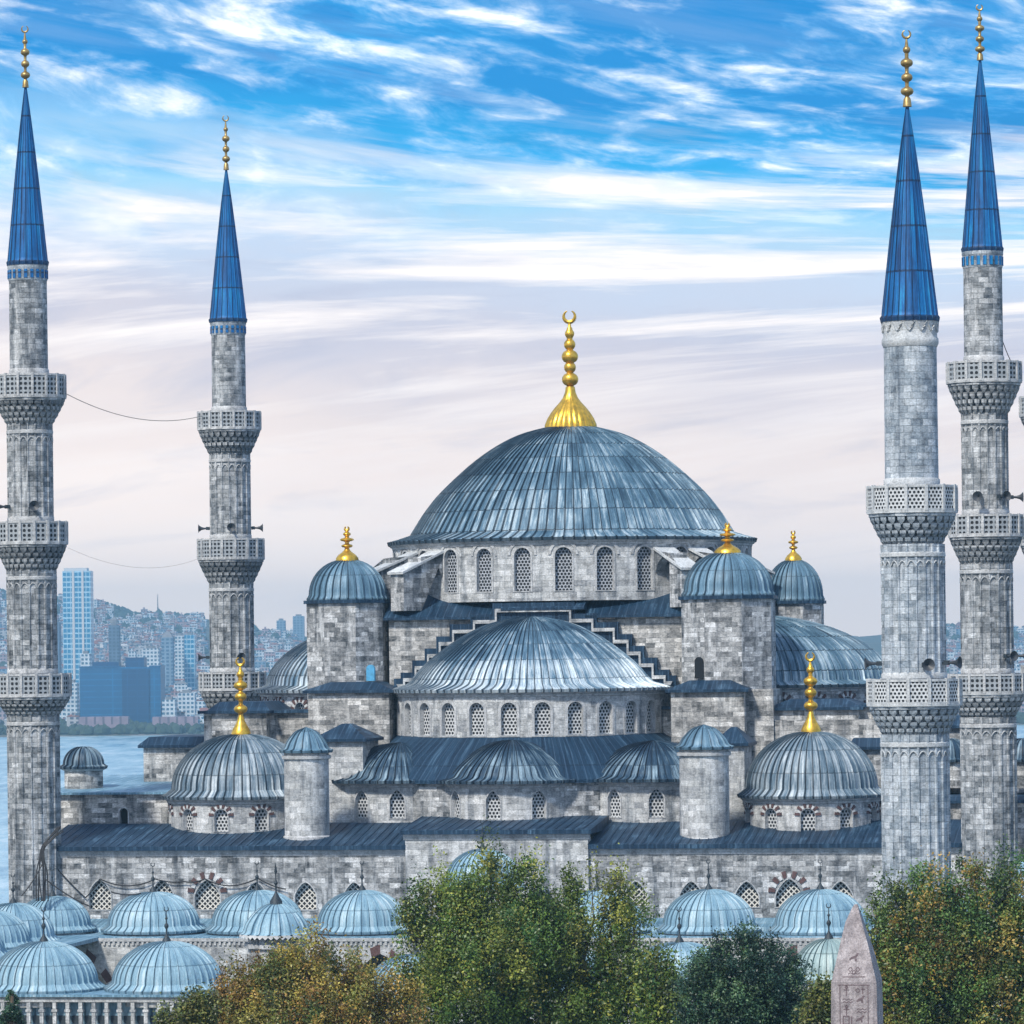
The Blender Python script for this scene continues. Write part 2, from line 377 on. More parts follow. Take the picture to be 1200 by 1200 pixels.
t.l(t.ramp(f, [(.35, (.03, .05, .035)), (.5, (.07, .085, .06)), (.62, (.15, .14, .13)), (.72, (.28, .27, .27))]), b.inputs['Base Color']); b.inputs['Roughness'].default_value = .95
tag(g.build('ground', m), kind='structure')
s_ = MB(); hw = 3500
s_.face([(-hw, 395, -24), (hw, 395, -24), (hw, 3100, -24), (-hw, 3100, -24)])
m, t, b = newmat('water'); o = t.n('ShaderNodeTexCoord').outputs['Object']
b.inputs['Base Color'].default_value = (.38, .58, .68, 1); b.inputs['Roughness'].default_value = .22; b.inputs['IOR'].default_value = 1.33
h = t.m('ADD', t.noise(t.mapv(o, (.09, .016, 1)), 1.0, 7, .7), t.m('MULTIPLY', t.noise(t.mapv(o, (.012, .004, 1)), 1.0, 3, .5), .6))
t.l(t.ramp(t.noise(t.mapv(o, (.05, .010, 1)), 1.0, 7, .72), [(.36, (.13, .29, .42)), (.52, (.36, .56, .66)), (.66, (.66, .80, .86))]), b.inputs['Base Color'])
bu = t.n('ShaderNodeBump'); bu.inputs['Strength'].default_value = .9; bu.inputs['Distance'].default_value = 1.6
t.l(h, bu.inputs['Height']); t.l(bu.outputs[0], b.inputs['Normal'])
tag(s_.build('water', m), kind='structure')

# ------------------------------------------------------------------ architectural builders
def smoothprof(pts, k=4):
    """Catmull-Rom through profile points"""
    out = []
    for i in range(len(pts) - 1):
        p0, p1, p2, p3 = pts[max(i - 1, 0)], pts[i], pts[i + 1], pts[min(i + 2, len(pts) - 1)]
        for j in range(k):
            q = j / k
            out.append(tuple(.5 * ((2 * p1[a]) + (-p0[a] + p2[a]) * q + (2 * p0[a] - 5 * p1[a] + 4 * p2[a] - p3[a]) * q * q + (-p0[a] + 3 * p1[a] - 3 * p2[a] + p3[a]) * q ** 3) for a in (0, 1)))
    out.append(pts[-1]); return out
def prof_flat(Re, H):          # eave radius, height: flattened dome with a flared skirt
    r = Re / 1.165
    return smoothprof([(Re, 0), (r * 1.05, .05 * H), (r * .995, .10 * H), (r * .926, .243 * H), (r * .814, .42 * H), (r * .595, .685 * H), (r * .38, .868 * H), (r * .165, .967 * H), (r * .02, H)])
def prof_round(Re, H, skirt=.11, p=2.0, sh=.10):
    r = Re * (1 - skirt); out = [(Re, 0), (Re * (1 - skirt * .45), sh * .38 * H), (r * 1.0, sh * H)]
    for i in range(1, 13):
        a = i / 12 * PI / 2; out.append((max(.02, r * C(a)), sh * H + (1 - sh) * H * S(a) ** (2 / p)))
    return out
def ribdome(mb, cx, cy, z0, prof, nr, rh=.10, a0=-PI, a1=PI, mi=0, rw=.09, lip=.16):
    """lead dome: nr standing seams round the full circle, lip hangs below the eave"""
    full = abs(a1 - a0 - 2 * PI) < 1e-6; n = round(nr * (a1 - a0) / (2 * PI))
    offs = [(0, 1), (rw, 1), (rw + .07, 0), (.58, 0), (1 - .07, 0)]
    P, U = [], []; t = 0; last = None
    pr = [(prof[0][0] - .02, -lip)] + list(prof)
    for i, (r, z) in enumerate(pr):
        if last and i > 1: t += math.hypot(r - last[0], z - last[1])
        last = (r, z); row, ur = [], []
        fade = min(1, r / (prof[0][0] * .25)) if r < prof[0][0] * .25 else 1
        for k in range(n + 1):
            for j, (o, h) in enumerate(offs):
                if k == n and j: break
                a = a0 + (k + o - .05) * (a1 - a0) / n if full else a0 + min(n, k + o) * (a1 - a0) / n
                rr = r + h * rh * fade * (0.3 if i == 0 else 1)
                if not (full and k == n): row.append((cx + rr * S(a), cy - rr * C(a), z0 + z + h * rh * fade * .6 * (i > 0)))
                ur.append((k + o, t))
        P.append(row); U.append(ur)
    mb.grid(P, U, mi, True, closed=full)
def archloop(sc, w, zs, zt, pointed, n=7):
    """hole outline, counter-clockwise from the bottom left... (s, t) points"""
    hw = w / 2; k = 1.25 if pointed else 1.0; rise = hw * k; sp = zt - rise
    if sp < zs: sp = zs; rise = zt - zs
    pts = [(sc - hw, zs), (sc + hw, zs), (sc + hw, sp)]
    for i in range(1, 2 * n):
        a = i / (2 * n) * PI; x = C(a); y = S(a)
        if pointed: y = (1 - abs(x) ** 1.55) ** .8
        pts.append((sc + hw * x, sp + rise * y))
    pts.append((sc - hw, sp)); return pts
def ang(p, c): return math.atan2(p[1] - c[1], p[0] - c[0])
def hit(poly, c, a):
    dx, dy = C(a), S(a); best = None
    for i in range(len(poly)):
        (x1, y1), (x2, y2) = poly[i], poly[(i + 1) % len(poly)]
        ex, ey = x2 - x1, y2 - y1; den = dx * ey - dy * ex
        if abs(den) < 1e-12: continue
        tt = ((x1 - c[0]) * ey - (y1 - c[1]) * ex) / den; q = ((x1 - c[0]) * dy - (y1 - c[1]) * dx) / den
        if tt > 1e-9 and -1e-6 <= q <= 1 + 1e-6 and (best is None or tt < best): best = tt
    return (c[0] + dx * best, c[1] + dy * best)
def window_mesh(parent, hole, sc, zm, mf, depth, lat, frame=.14, voussoir=0, name='window', trimmat='trim'):
    wb = MB(); n = len(hole)
    for i in range(n):
        a, b_ = hole[i], hole[(i + 1) % n]
        wb.face([mf(*a, -.05 if frame else 0), mf(*b_, -.05 if frame else 0), mf(*b_, depth), mf(*a, depth)])
    if frame:
        ex = []
        zs, zt = min(p[1] for p in hole), max(p[1] for p in hole); w2 = max(p[0] for p in hole) - sc
        for p in hole:
            ex.append((sc + (p[0] - sc) * (1 + frame / w2), p[1] + (frame * (p[1] - zm) / (zt - zm) if p[1] > zm else 0 if p[1] > zs + .01 else -frame * .6)))
        for i in range(n):
            j = (i + 1) % n
            wb.face([mf(*hole[i], -.05), mf(*ex[i], -.05), mf(*ex[j], -.05), mf(*hole[j], -.05)])
            wb.face([mf(*ex[i], -.05), mf(*ex[i], .02), mf(*ex[j], .02), mf(*ex[j], -.05)])
    wb.face([mf(*p, depth * .85) for p in hole], [(p[0], p[1]) for p in hole], mi=1)
    if voussoir:
        zs, zt = min(p[1] for p in hole), max(p[1] for p in hole); w2 = max(p[0] for p in hole) - sc
        sp = zt - w2 * 1.0; nv = 11
        for k in range(nv):
            a0, a1 = PI * (k + .12) / nv, PI * (k + .88) / nv
            r0 = w2 + .04; r1 = w2 + voussoir * (1 if k % 2 == 0 else .62)
            q = [(sc + r0 * C(a0), sp + r0 * 1.05 * S(a0)), (sc + r1 * C(a0), sp + r1 * 1.05 * S(a0)), (sc + r1 * C(a1), sp + r1 * 1.05 * S(a1)), (sc + r0 * C(a1), sp + r0 * 1.05 * S(a1))]
            d = -.09 if k % 2 == 0 else -.075
            wb.face([mf(*p, d) for p in q], mi=2 if k % 2 == 0 else 3)
            for i in range(4): p1, p2 = q[i], q[(i + 1) % 4]; wb.face([mf(*p1, d), mf(*p1, .02), mf(*p2, .02), mf(*p2, d)], mi=2 if k % 2 == 0 else 3)
    return wb.build(name, [M[trimmat], lat, M['red'], M['white']], parent)
def bay(mb, s0, s1, t0, t1, mf, win=None, mi=0, nseg=1):
    """one wall bay (s along the wall, t up), win=(sc, w, zsill, ztop, pointed)"""
    if win is None:
        for k in range(nseg):
            a, b_ = s0 + (s1 - s0) * k / nseg, s0 + (s1 - s0) * (k + 1) / nseg
            mb.face([mf(a, t0, 0), mf(b_, t0, 0), mf(b_, t1, 0), mf(a, t1, 0)], [(a, t0), (b_, t0), (b_, t1), (a, t1)], mi=mi)
        return None
    sc, wd, zs, zt, pointed = win
    hole = archloop(sc, wd, zs, zt, pointed); zm = (zs + zt) / 2; c = (sc, zm)
    rect = [(s0, t0), (s1, t0), (s1, t1), (s0, t1)]
    A = sorted(set([round(ang(p, c), 6) for p in hole] + [round(ang(p, c), 6) for p in rect]))
    for i in range(len(A)):
        a, b_ = A[i], A[(i + 1) % len(A)]
        h0, h1 = hit(hole, c, a), hit(hole, c, b_); r0, r1 = hit(rect, c, a), hit(rect, c, b_)
        q = [h0, r0, r1, h1]
        mb.face([mf(*p, 0) for p in q], q, mi=mi)
    return hole
def cylmap(cx, cy, Rr):
    def f(s, t, d): a = s / Rr; return (cx + (Rr - d) * S(a), cy - (Rr - d) * C(a), t)
    return f
def drum(name, parent, cx, cy, Rr, z0, z1, wins, a0, a1, mat, wd, zs, zt, lat, depth=.35, pointed=False, frame=.14, voussoir=0, wname='window', cornice=True, trimmat='trim'):
    """round wall with windows at the angles in wins (degrees, 0 facing the front)"""
    mb = MB(); mf = cylmap(cx, cy, Rr); ws = [R(x) for x in wins]; holes = []
    edges = [R(a0)]
    for i in range(len(ws) - 1): edges.append((ws[i] + ws[i + 1]) / 2)
    edges.append(R(a1))
    hb = (wd / 2 + .5) / Rr
    for i, wa in enumerate(ws):
        e0, e1 = edges[i], edges[i + 1]; l0, l1 = max(e0, wa - hb), min(e1, wa + hb)
        for a, b_ in ((e0, l0), (l1, e1)):
            if b_ - a > 1e-4: bay(mb, a * Rr, b_ * Rr, z0, z1, mf, nseg=max(1, int((b_ - a) / R(4))))
        holes.append((bay(mb, l0 * Rr, l1 * Rr, z0, z1, mf, (wa * Rr, wd, zs, zt, pointed)), wa))
    if not ws: bay(mb, R(a0) * Rr, R(a1) * Rr, z0, z1, mf, nseg=int((a1 - a0) / 5))
    if cornice:
        mb.lathe(cx, cy, [(Rr, z1 - .42), (Rr + .10, z1 - .38), (Rr + .12, z1 - .24), (Rr + .28, z1 - .16), (Rr + .30, z1 + .02)], n=max(12, int((a1 - a0) / 4)), a0=R(a0), a1=R(a1), mi=1)
    o = mb.build(name, [mat, M['trim']], parent)
    for h, wa in holes:
        window_mesh(o, h, wa * Rr, (zs + zt) / 2, mf, depth, lat, frame, voussoir, wname, trimmat)
    return o
def flatwall(name, parent, v, u0, u1, z0, z1, wins, mat, lat=None, depth=.4, trimmat='trim', facing=0, u_is='u'):
    """wall facing the front on plane v; wins = (uc, w, zs, zt, pointed, voussoir)"""
    mb = MB(); mf = lambda s, t, d: (s, v + d, t); ws = sorted(wins); holes = []
    e = [u0] + [(a[0] + b_[0]) / 2 for a, b_ in zip(ws, ws[1:])] + [u1]
    for i, wn in enumerate(ws):
        l0, l1 = max(e[i], wn[0] - wn[1] / 2 - .8), min(e[i + 1], wn[0] + wn[1] / 2 + .8)
        for a, b_ in ((e[i], l0), (l1, e[i + 1])):
            if b_ - a > .01: bay(mb, a, b_, z0, z1, mf)
        holes.append((bay(mb, l0, l1, z0, z1, mf, wn[:5]), wn))
    if not ws: bay(mb, u0, u1, z0, z1, mf)
    o = mb.build(name, mat, parent)
    for h, wn in holes:
        window_mesh(o, h, wn[0], (wn[2] + wn[3]) / 2, mf, depth, lat, .10, wn[5], 'window', trimmat)
    return o
def crescent(mb, cx, cy, cz, r, th, gap=50, mi=0):
    pts = [(cx + r * S(a), cy, cz - r * C(a)) for a in [R(-180 + gap / 2 + (360 - gap) * i / 20) for i in range(21)]]
    for i in range(20):
        k = (i + .5) / 20; mb.tube([pts[i], pts[i + 1]], th * (.35 + .9 * S(PI * k)), 6, mi)
def finial(parent, cx, cy, z0, H, rb, mat, kind='bell', name='finial', cres=True):
    """gilt alem: base then bulbs thinning towards a crescent"""
    mb = MB()
    if kind == 'bell': base = [(rb, 0), (rb * .99, .045 * H), (rb * .90, .095 * H), (rb * .76, .145 * H), (rb * .60, .19 * H), (rb * .43, .23 * H), (rb * .31, .265 * H), (rb * .22, .31 * H), (rb * .18, .36 * H)]; kr = rb * .17
    elif kind == 'cone': base = [(rb, 0), (rb * .98, .04 * H), (rb * .84, .09 * H), (rb * .60, .14 * H), (rb * .40, .19 * H), (rb * .30, .24 * H)]; kr = rb * .30
    elif kind == 'turret': base = [(rb, 0), (rb * .96, .09 * H), (rb * .75, .18 * H), (rb * .42, .26 * H), (rb * .26, .32 * H)]; kr = rb * .26
    else: base = [(rb, 0), (rb * .8, .10 * H)]; kr = rb * .6
    bulbs = {'bell': [(.42, 2.0), (.52, 1.45), (.61, 2.0), (.71, 1.4), (.80, 1.15)], 'cone': [(.34, 2.3), (.50, 2.0), (.64, 2.3), (.78, 1.3)], 'turret': [(.44, 1.9), (.62, 2.3), (.78, 1.3)], 'plain': [(.20, 2.4), (.38, 2.1), (.57, 2.3), (.74, 1.4)]}[kind]
    pr = list(base)
    for q_, kk in bulbs:
        hb = min(kr * kk * .85, .052 * H); z_ = q_ * H
        pr.append((kr * .72, z_ - hb * 1.25))
        for i in range(7):
            a = -1.2 + 2.4 * i / 6; pr.append((max(kr * .72, kr * kk * C(a) ** .8), z_ + hb * S(a) / S(1.2)))
        pr.append((kr * .68, z_ + hb * 1.3))
    pr += [(kr * .4, .86 * H), (kr * .3, .90 * H)]
    n = 20
    if kind == 'bell':
        P, U = [], []
        for i, (r, z) in enumerate(base):
            P.append([(cx + r * (1 + .07 * abs(S(12 * a)) * (1 - i / 9)) * S(a), cy - r * (1 + .07 * abs(S(12 * a)) * (1 - i / 9)) * C(a), z0 + z) for a in [2 * PI * j / 96 for j in range(96)]])
            U.append([(j / 96, z) for j in range(97)])
        mb.grid(P, U, closed=True); pr = pr[len(base) - 1:]
    mb.lathe(cx, cy, [(r, z0 + z) for r, z in pr], n)
    if cres: crescent(mb, cx, cy, z0 + H * .945, H * .045 + .03, kr * .42)
    return mb.build(name, mat, parent)

# ------------------------------------------------------------------ THE MOSQUE
mosque = thing('mosque', 'great pale stone mosque with cascading blue grey lead domes and gilt finials', 'mosque', (OX, OY, 0), -TH)
CV = 33.0                                    # depth of the main dome's centre
def cen(px, v): return Lu(px, 700, v)
# main dome
cu = 0.0
# keep the dome on the building's axis: its centre lands at px 669
zE = Lz(671, 629, CV - 14); Rm = 14.15
mb = MB(); ribdome(mb, cu, CV, zE, [(14.15, 0), (13.3, .22), (12.45, .50)] + smoothprof([(12.38, .52), (12.12, .95), (11.2, 2.35), (9.85, 3.95), (7.2, 6.3), (4.6, 7.9), (2.0, 8.75), (.2, 8.95)], 5), 112, .11, lip=.22)
dome = mb.build('main_dome', M['lead_main'], mosque)
finial(dome, cu, CV, zE + 8.6, Lz(669, 363, CV) - zE - 8.6, 1.9, M['gold'], 'bell')
zb = Lz(671, 694, CV - 14)
dr = drum('main_drum', mosque, cu, CV, 13.75, zb - .6, zE - .15, [6.43 + 12.857 * k for k in range(-9, 9)], -122, 128, M['stone_pale'], 1.25, zb + .15, zb + 3.35, M['lat_hex'], .4)
# shallow blind arches over the drum windows
for k in range(-7, 8):
    mb = MB(); a = R(6.43 + 12.857 * k); mf = cylmap(cu, CV, 13.75)
    for i in range(10):
        b0, b1 = PI * i / 10, PI * (i + 1) / 10; q = []
        for bb, r in ((b0, .92), (b0, 1.12), (b1, 1.12), (b1, .92)): q.append((a * 13.75 + r * C(bb), zb + 2.8 + r * S(bb)))
        mb.face([mf(*p, -.07) for p in q]); mb.face([mf(*q[1], -.07), mf(*q[1], .02), mf(*q[2], .02), mf(*q[2], -.07)]); mb.face([mf(*q[0], .02), mf(*q[0], -.07), mf(*q[3], -.07), mf(*q[3], .02)])
    mb.build('blind_arch', M['trim'], dr)
# flying buttresses against the drum: pier, sloping lead-pale top, arched opening
for s in (-1, 1):
    for dg in (38.57, 51.43, 128.57, 141.43):
        a = R(s * dg); mb = MB(); hw = .75
        def pt(r, lat, z): return (cu + r * S(a) + lat * C(a), CV - r * C(a) + lat * S(a), z)
        zt0, zt1 = zE - 1.0, zE - 2.55
        out = [(17.6, zb - 1.2), (17.6, zt1), (13.6, zt0), (13.6, zt0 - .9)]
        arc = [(15.9 - 2.1 * S(R(q)), zb + 1.0 + 1.9 * C(R(q)) * .95) for q in (75, 50, 25, 0)]
        inner = [(15.9, zb - 1.2)]
        poly = out + [(13.85, zb + 1.5)] + arc[0:] + inner
        for sd_ in (-hw, hw):
            f_ = [pt(r, sd_, z) for r, z in poly]
            mb.face(f_ if sd_ > 0 else list(reversed(f_)), [(r, z) for r, z in (poly if sd_ > 0 else reversed(poly))])
        for i in range(len(poly)):
            (r0, z0_), (r1, z1_) = poly[i], poly[(i + 1) % len(poly)]
            mb.face([pt(r0, -hw, z0_), pt(r0, hw, z0_), pt(r1, hw, z1_), pt(r1, -hw, z1_)])
        o = mb.build('buttress', M['stone'], mosque)
        mb = MB(); q0 = [pt(17.8, -hw - .15, zt1 - .02), pt(17.8, hw + .15, zt1 - .02), pt(13.7, hw + .15, zt0 + .06), pt(13.7, -hw - .15, zt0 + .06)]
        q1 = [(x, y, z + .18) for x, y, z in q0]; mb.hexa(q0, q1); mb.build('coping', M['marble'], o)

# square block under the drum
VF = 19.6                                   # plane of the big front arch
uL, uR = Lu(456, 760, VF), Lu(800, 760, VF)
zBt = Lz(627, 722, VF); zSe = Lz(624, 808, 10)   # eave of the front half dome
mb = MB()
zlo = Lz(500, 870, VF)
mb.box(uL, uR, VF, 2 * CV - VF, zlo, zBt)
mb.build('square_base', M['stone_warm'], mosque)
mb = MB()   # lead roofs round the drum foot
for (a, b_, zf, zk, vo) in ((uL - .3, -3.1, zBt, zb, .55), (3.1, uR + .3, zBt, zb, .55), (-3.1, 3.1, zBt + .62, zb + .25, .85)):
    v0 = VF - vo; v1 = CV - 9
    mb.hexa([(a, v0, zf - .18), (b_, v0, zf - .18), (b_, v1, zf - .18), (a, v1, zf - .18)], [(a, v0, zf), (b_, v0, zf), (b_, v1, zk + .5), (a, v1, zk + .5)])
mb.box(uL - .3, uR + .3, CV - 8.9, 2 * CV - VF + .4, zBt - .1, zBt + .5)
mb.build('roof', M['lead_flat'], mosque)

# stepped lead-clad gable over the front half dome
def stepline(off, dx=0.0):
    """right half of the stair outline, from the top centre outwards (u, z)"""
    k = VF / VF * .0634; ys = (713, 726, 737, 751, 765, 779, 793, 800); hs = (45, 71, 96, 112, 126, 141, 155, 163)
    pts = [(0, Lz(627, ys[0], VF) - off)]
    for y, h in zip(ys, hs):
        z = Lz(627, y, VF) - off
        if len(pts) > 1: pts.append((pts[-1][0], z))
        pts.append((h * k + dx - off * .55, z))
    pts.append((pts[-1][0], zSe - .2)); return pts
ugc = Lu(627, 760, VF)
def stepsolid(off, y0, y1, mat, name, inner=None):
    mb = MB(); r = stepline(off)
    if inner is None:
        for sg in (1, -1):
            for i in range(len(r) - 1):
                (x0, z0_), (x1, z1_) = r[i], r[i + 1]
                if abs(x1 - x0) < 1e-6:
                    if i: mb.face([(ugc + sg * x0, y0, z0_), (ugc + sg * x0, y0, z1_), (ugc + sg * x0, y1, z1_), (ugc + sg * x0, y1, z0_)])
                else:
                    mb.face([(ugc + sg * x0, y0, zSe - .5), (ugc + sg * x1, y0, zSe - .5), (ugc + sg * x1, y0, z1_), (ugc + sg * x0, y0, z0_)])
                    mb.face([(ugc + sg * x0, y0, z0_), (ugc + sg * x1, y0, z1_), (ugc + sg * x1, y1, z1_), (ugc + sg * x0, y1, z0_)])
    else:
        q = stepline(inner)
        for sg in (1, -1):
            for i in range(len(r) - 2):
                a, b_, c_, d_ = r[i], r[i + 1], q[i + 1], q[i]
                mb.face([(ugc + sg * p[0], y0, p[1]) for p in (a, b_, c_, d_)])
                mb.face([(ugc + sg * p[0], yy, p[1]) for p, yy in ((a, y0), (b_, y0), (b_, y1), (a, y1))])
                mb.face([(ugc + sg * p[0], yy, p[1]) for p, yy in ((d_, y0), (c_, y0), (c_, y1), (d_, y1))])
    return mb.build(name, mat, mosque)
stepsolid(-.42, VF - .55, VF + .5, M['lead_flat'], 'stepped_gable')
stepsolid(.0, VF - .80, VF - .5, M['stone_pale'], 'step_moulding', .26)

# front half dome
Rs = 10.35; uS = Lu(623, 760, VF); zSa = Lz(622, 722, VF)
def half(name, cx, cy, mid, Re, H, nr, mat, z0, spread=90, lip=.2, rnd_=False):
    mb = MB(); ribdome(mb, cx, cy, z0, prof_round(Re, H, .09, 1.85, .06) if rnd_ else prof_flat(Re, H), nr, .10, R(mid - spread), R(mid + spread), lip=lip); return mb.build(name, M[mat], mosque)
half('half_dome', uS, VF, 0, Rs + .15, zSa - zSe, 104, 'lead_half', zSe)
zS2 = Lz(624, 863, 10)
drum('half_dome_drum', mosque, uS, VF, Rs - .35, zS2 - .5, zSe - .1, [13.85 * k for k in range(-6, 7)], -92, 92, M['stone_pale'], 1.15, zS2 + .1, zS2 + 2.45, M['lat_low'], .4, frame=.2)
# side half domes
for sg, Rx in ((-1, 12.0), (1, 12.4)):
    ux = sg * 13.0
    half('half_dome', ux, CV, 90 * sg, Rx, zSa - zSe, 112, 'lead_half' if sg < 0 else 'lead_main', zSe, rnd_=True)
    drum('half_dome_drum', mosque, ux, CV, Rx - .6, zS2 - 3, zSe - .1, [90 * sg + 13.85 * k for k in range(-6, 7)], 90 * sg - 92, 90 * sg + 92, M['stone'], 1.15, zS2 + .1, zS2 + 2.45, M['lat_low'], .4, voussoir=.5)

# three exedrae under the front half dome
zX = Lz(595, 915, 6); zXa = Lz(595, 866, 10.5); zXb = Lz(600, 972, 6)
ucx = Lu(600, 900, 9.6)
ex = [(ucx, 9.9, 0, 5.0, 4.9), (Lu(470, 900, 13.2), 13.2, -48, 5.2, 5.0), (Lu(766, 900, 12.3), 12.3, 48, 5.2, 5.0)]
mb = MB()  # sloping fill roof
P, U = [], []
for k, (r, z) in enumerate(((Rs - .5, zS2 + .05), (11.9, (zS2 * .54 + zX * .46)), (13.6, zX + .02), (13.6, zX - .22))):
    P.append([(uS + r * S(R(a)) * (1.02 if abs(a) > 40 else 1), VF - r * C(R(a)), z) for a in range(-92, 93, 4)]); U.append([(R(a) * 12, k * 1.4) for a in range(-92, 93, 4)])
mb.grid(P, U); mb.build('fill_roof', M['lead_flat'], mosque)
mb = MB(); mb.lathe(uS, VF, [(13.2, zXb - 1.5), (13.2, zX - .1)], 40, R(-92), R(92)); mb.build('exedra_link_wall', M['stone'], mosque)
for (x, v, md, r, rr) in ex:
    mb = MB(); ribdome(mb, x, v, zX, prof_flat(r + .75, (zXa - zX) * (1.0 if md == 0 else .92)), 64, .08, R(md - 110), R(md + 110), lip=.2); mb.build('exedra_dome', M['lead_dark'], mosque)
    wn = [md + q for q in ((-54, -18, 18, 54) if md == 0 else (-72, -36, 0, 36, 72))]
    wn = [-45, -6.5, 31.5, 69] if md == 0 else ([-72, -47, -22, 8, 34] if md < 0 else [-60, -25, 10, 45, 72])
    drum('exedra_wall', mosque, x, v, r, zXb - 1.5, zX - .1, wn, md - 112, md + 112, M['stone_pale'], 1.05, zXb + .75, zXb + 2.75, M['lat_low'], .35, pointed=True, frame=.1)

# big octagonal turrets over the four piers
def octo(cx, cy, Rr, n=8, rot=0): return [(cx + Rr * S(2 * PI * (k + .5) / n + rot), cy - Rr * C(2 * PI * (k + .5) / n + rot)) for k in range(n)]
def turret(px, v, wpx, yt, yE, ybot, door=None, shape=8):
    u = Lu(px, 750, v); mp = mpp(u, v); Rr = wpx / 2 * mp; ze = Lz(px, yE, v - Rr); zt = Lz(px, yt, v); zb_ = Lz(px, ybot, v - Rr)
    mb = MB(); ap = Rr / C(PI / 8) * .985
    poly = octo(u, v, ap)[::-1]; poly = octo(u, v, ap)
    mb.prism(poly, zb_, ze - .15)
    mb.prism(octo(u, v, ap + .22), ze - .30, ze - .05, 1)
    o = mb.build('turret', [M['stone'], M['lead_flat']], mosque)
    mb = MB(); ribdome(mb, u, v, ze, prof_round(Rr * 1.02, zt - ze, .06), 30, .11, rw=.13); mb.build('turret_dome', M['lead_turret'], o)
    if door:
        du = Lu(door[0], 780, v - Rr) ; zd0, zd1 = Lz(door[0], door[2], v - Rr), Lz(door[0], door[1], v - Rr)
        hole = archloop(du, .62, zd0, zd1, False); mb = MB(); vv = v - Rr * 1.0 - .05
        mb.face([(p[0], vv, p[1]) for p in hole]); 
        for i in range(len(hole)):
            a, b_ = hole[i], hole[(i + 1) % len(hole)]; mb.face([(a[0], vv, a[1]), (a[0], vv + .4, a[1]), (b_[0], vv + .4, b_[1]), (b_[0], vv, b_[1])])
        mb.build('door', M[door[3]], o)
    return u, v, ze, zt, Rr, o
tl = turret(408, 21.0, 92, 656, 702, 868, (434, 779, 798, 'door_blue'))
tr = turret(854, 19.5, 107, 647, 697, 868, (819, 770, 795, 'void'))
tb = turret(931, 46.5, 68, 656, 703, 760)
for T, fy, fx in ((tl, 617, 409), (tr, 613, 856), (tb, 622, 917)):
    u, v, ze, zt, Rr, o = T; finial(o, u, v, zt - .1, Lz(fx, fy, v) - zt + .1, Rr * .30, M['gold'], 'turret')
# back left turret, hidden from the front by the main dome, seen from the side
# drum abutment walls linking the turrets and the base block
def pyrroof(mb, x0, x1, y0, y1, z0, z1, ov=.35, k=.38, mi=0):
    a = [(x0 - ov, y0 - ov), (x1 + ov, y0 - ov), (x1 + ov, y1 + ov), (x0 - ov, y1 + ov)]; cx, cy = (x0 + x1) / 2, (y0 + y1) / 2
    mb.hexa([(p[0], p[1], z0 - .2) for p in a], [(p[0], p[1], z0) for p in a], mi)
    t_ = [(cx + (p[0] - cx) * k, cy + (p[1] - cy) * k, z1) for p in a]
    for i in range(4): j = (i + 1) % 4; mb.face([(a[i][0], a[i][1], z0), (a[j][0], a[j][1], z0), t_[j], t_[i]], mi=mi)
    mb.face(t_, mi=mi)
def block(pxa, pxb, v0, v1, ytop, ybot, yroof=None, mat='stone', name='block', roofmat='lead_flat', k=.35, ov=.35):
    ua, ub = Lu(pxa, ytop, v0), Lu(pxb, ytop, v0); zt = Lz((pxa + pxb) / 2, ytop, v0); z0_ = Lz((pxa + pxb) / 2, ybot, v0)
    mb = MB(); mb.box(ua, ub, v0, v1, z0_, zt - .1); o = mb.build(name, M[mat], mosque)
    if yroof is not None:
        mb = MB(); pyrroof(mb, ua, ub, v0, v1, zt, Lz((pxa + pxb) / 2, yroof, (v0 + v1) / 2), ov, k); mb.build('roof', M[roofmat], o)
    return o
# shoulders flanking the front half dome, under the turrets
block(361, 456, 15.5, 22, 809, 915, 799, 'stone_warm', k=.5)
block(786, 872, 14.5, 21, 808, 915, 797, 'stone_warm', k=.5)
# lower shoulders with pitched caps behind the stair turrets
block(371, 425, 9.0, 14.5, 866, 985, 848, 'stone_pale', k=.15)
block(840, 872, 9.5, 14.0, 871, 985, 852, 'stone_pale', k=.15)
# great side walls of the prayer hall
ublk = 25.2; zbl = Lz(300, 836, 18)
mb = MB(); mb.box(-ublk - .4, ublk + .4, 18.2, 2 * CV - 16, 0, zbl)
mb.build('hall_wall', M['stone_warm'], mosque)
mb = MB(); mb.box(-ublk - .8, ublk + .8, 17.85, 2 * CV - 15.6, zbl + .004, zbl + .22); mb.build('hall_roof', M['lead_flat'], mosque)
block(248, 312, 17.0, 24, 833, 870, 822, 'stone_warm', k=.7)
block(905, 1006, 17.0, 24, 829, 870, 819, 'stone', k=.6)
block(874, 1034, 16.2, 24, 842, 960, None, 'stone_warm')
block(868, 906, 16.0, 24, 806, 960, None, 'stone_warm')
block(1000, 1042, 15.0, 20, 875, 960, 864, 'stone', k=.8)
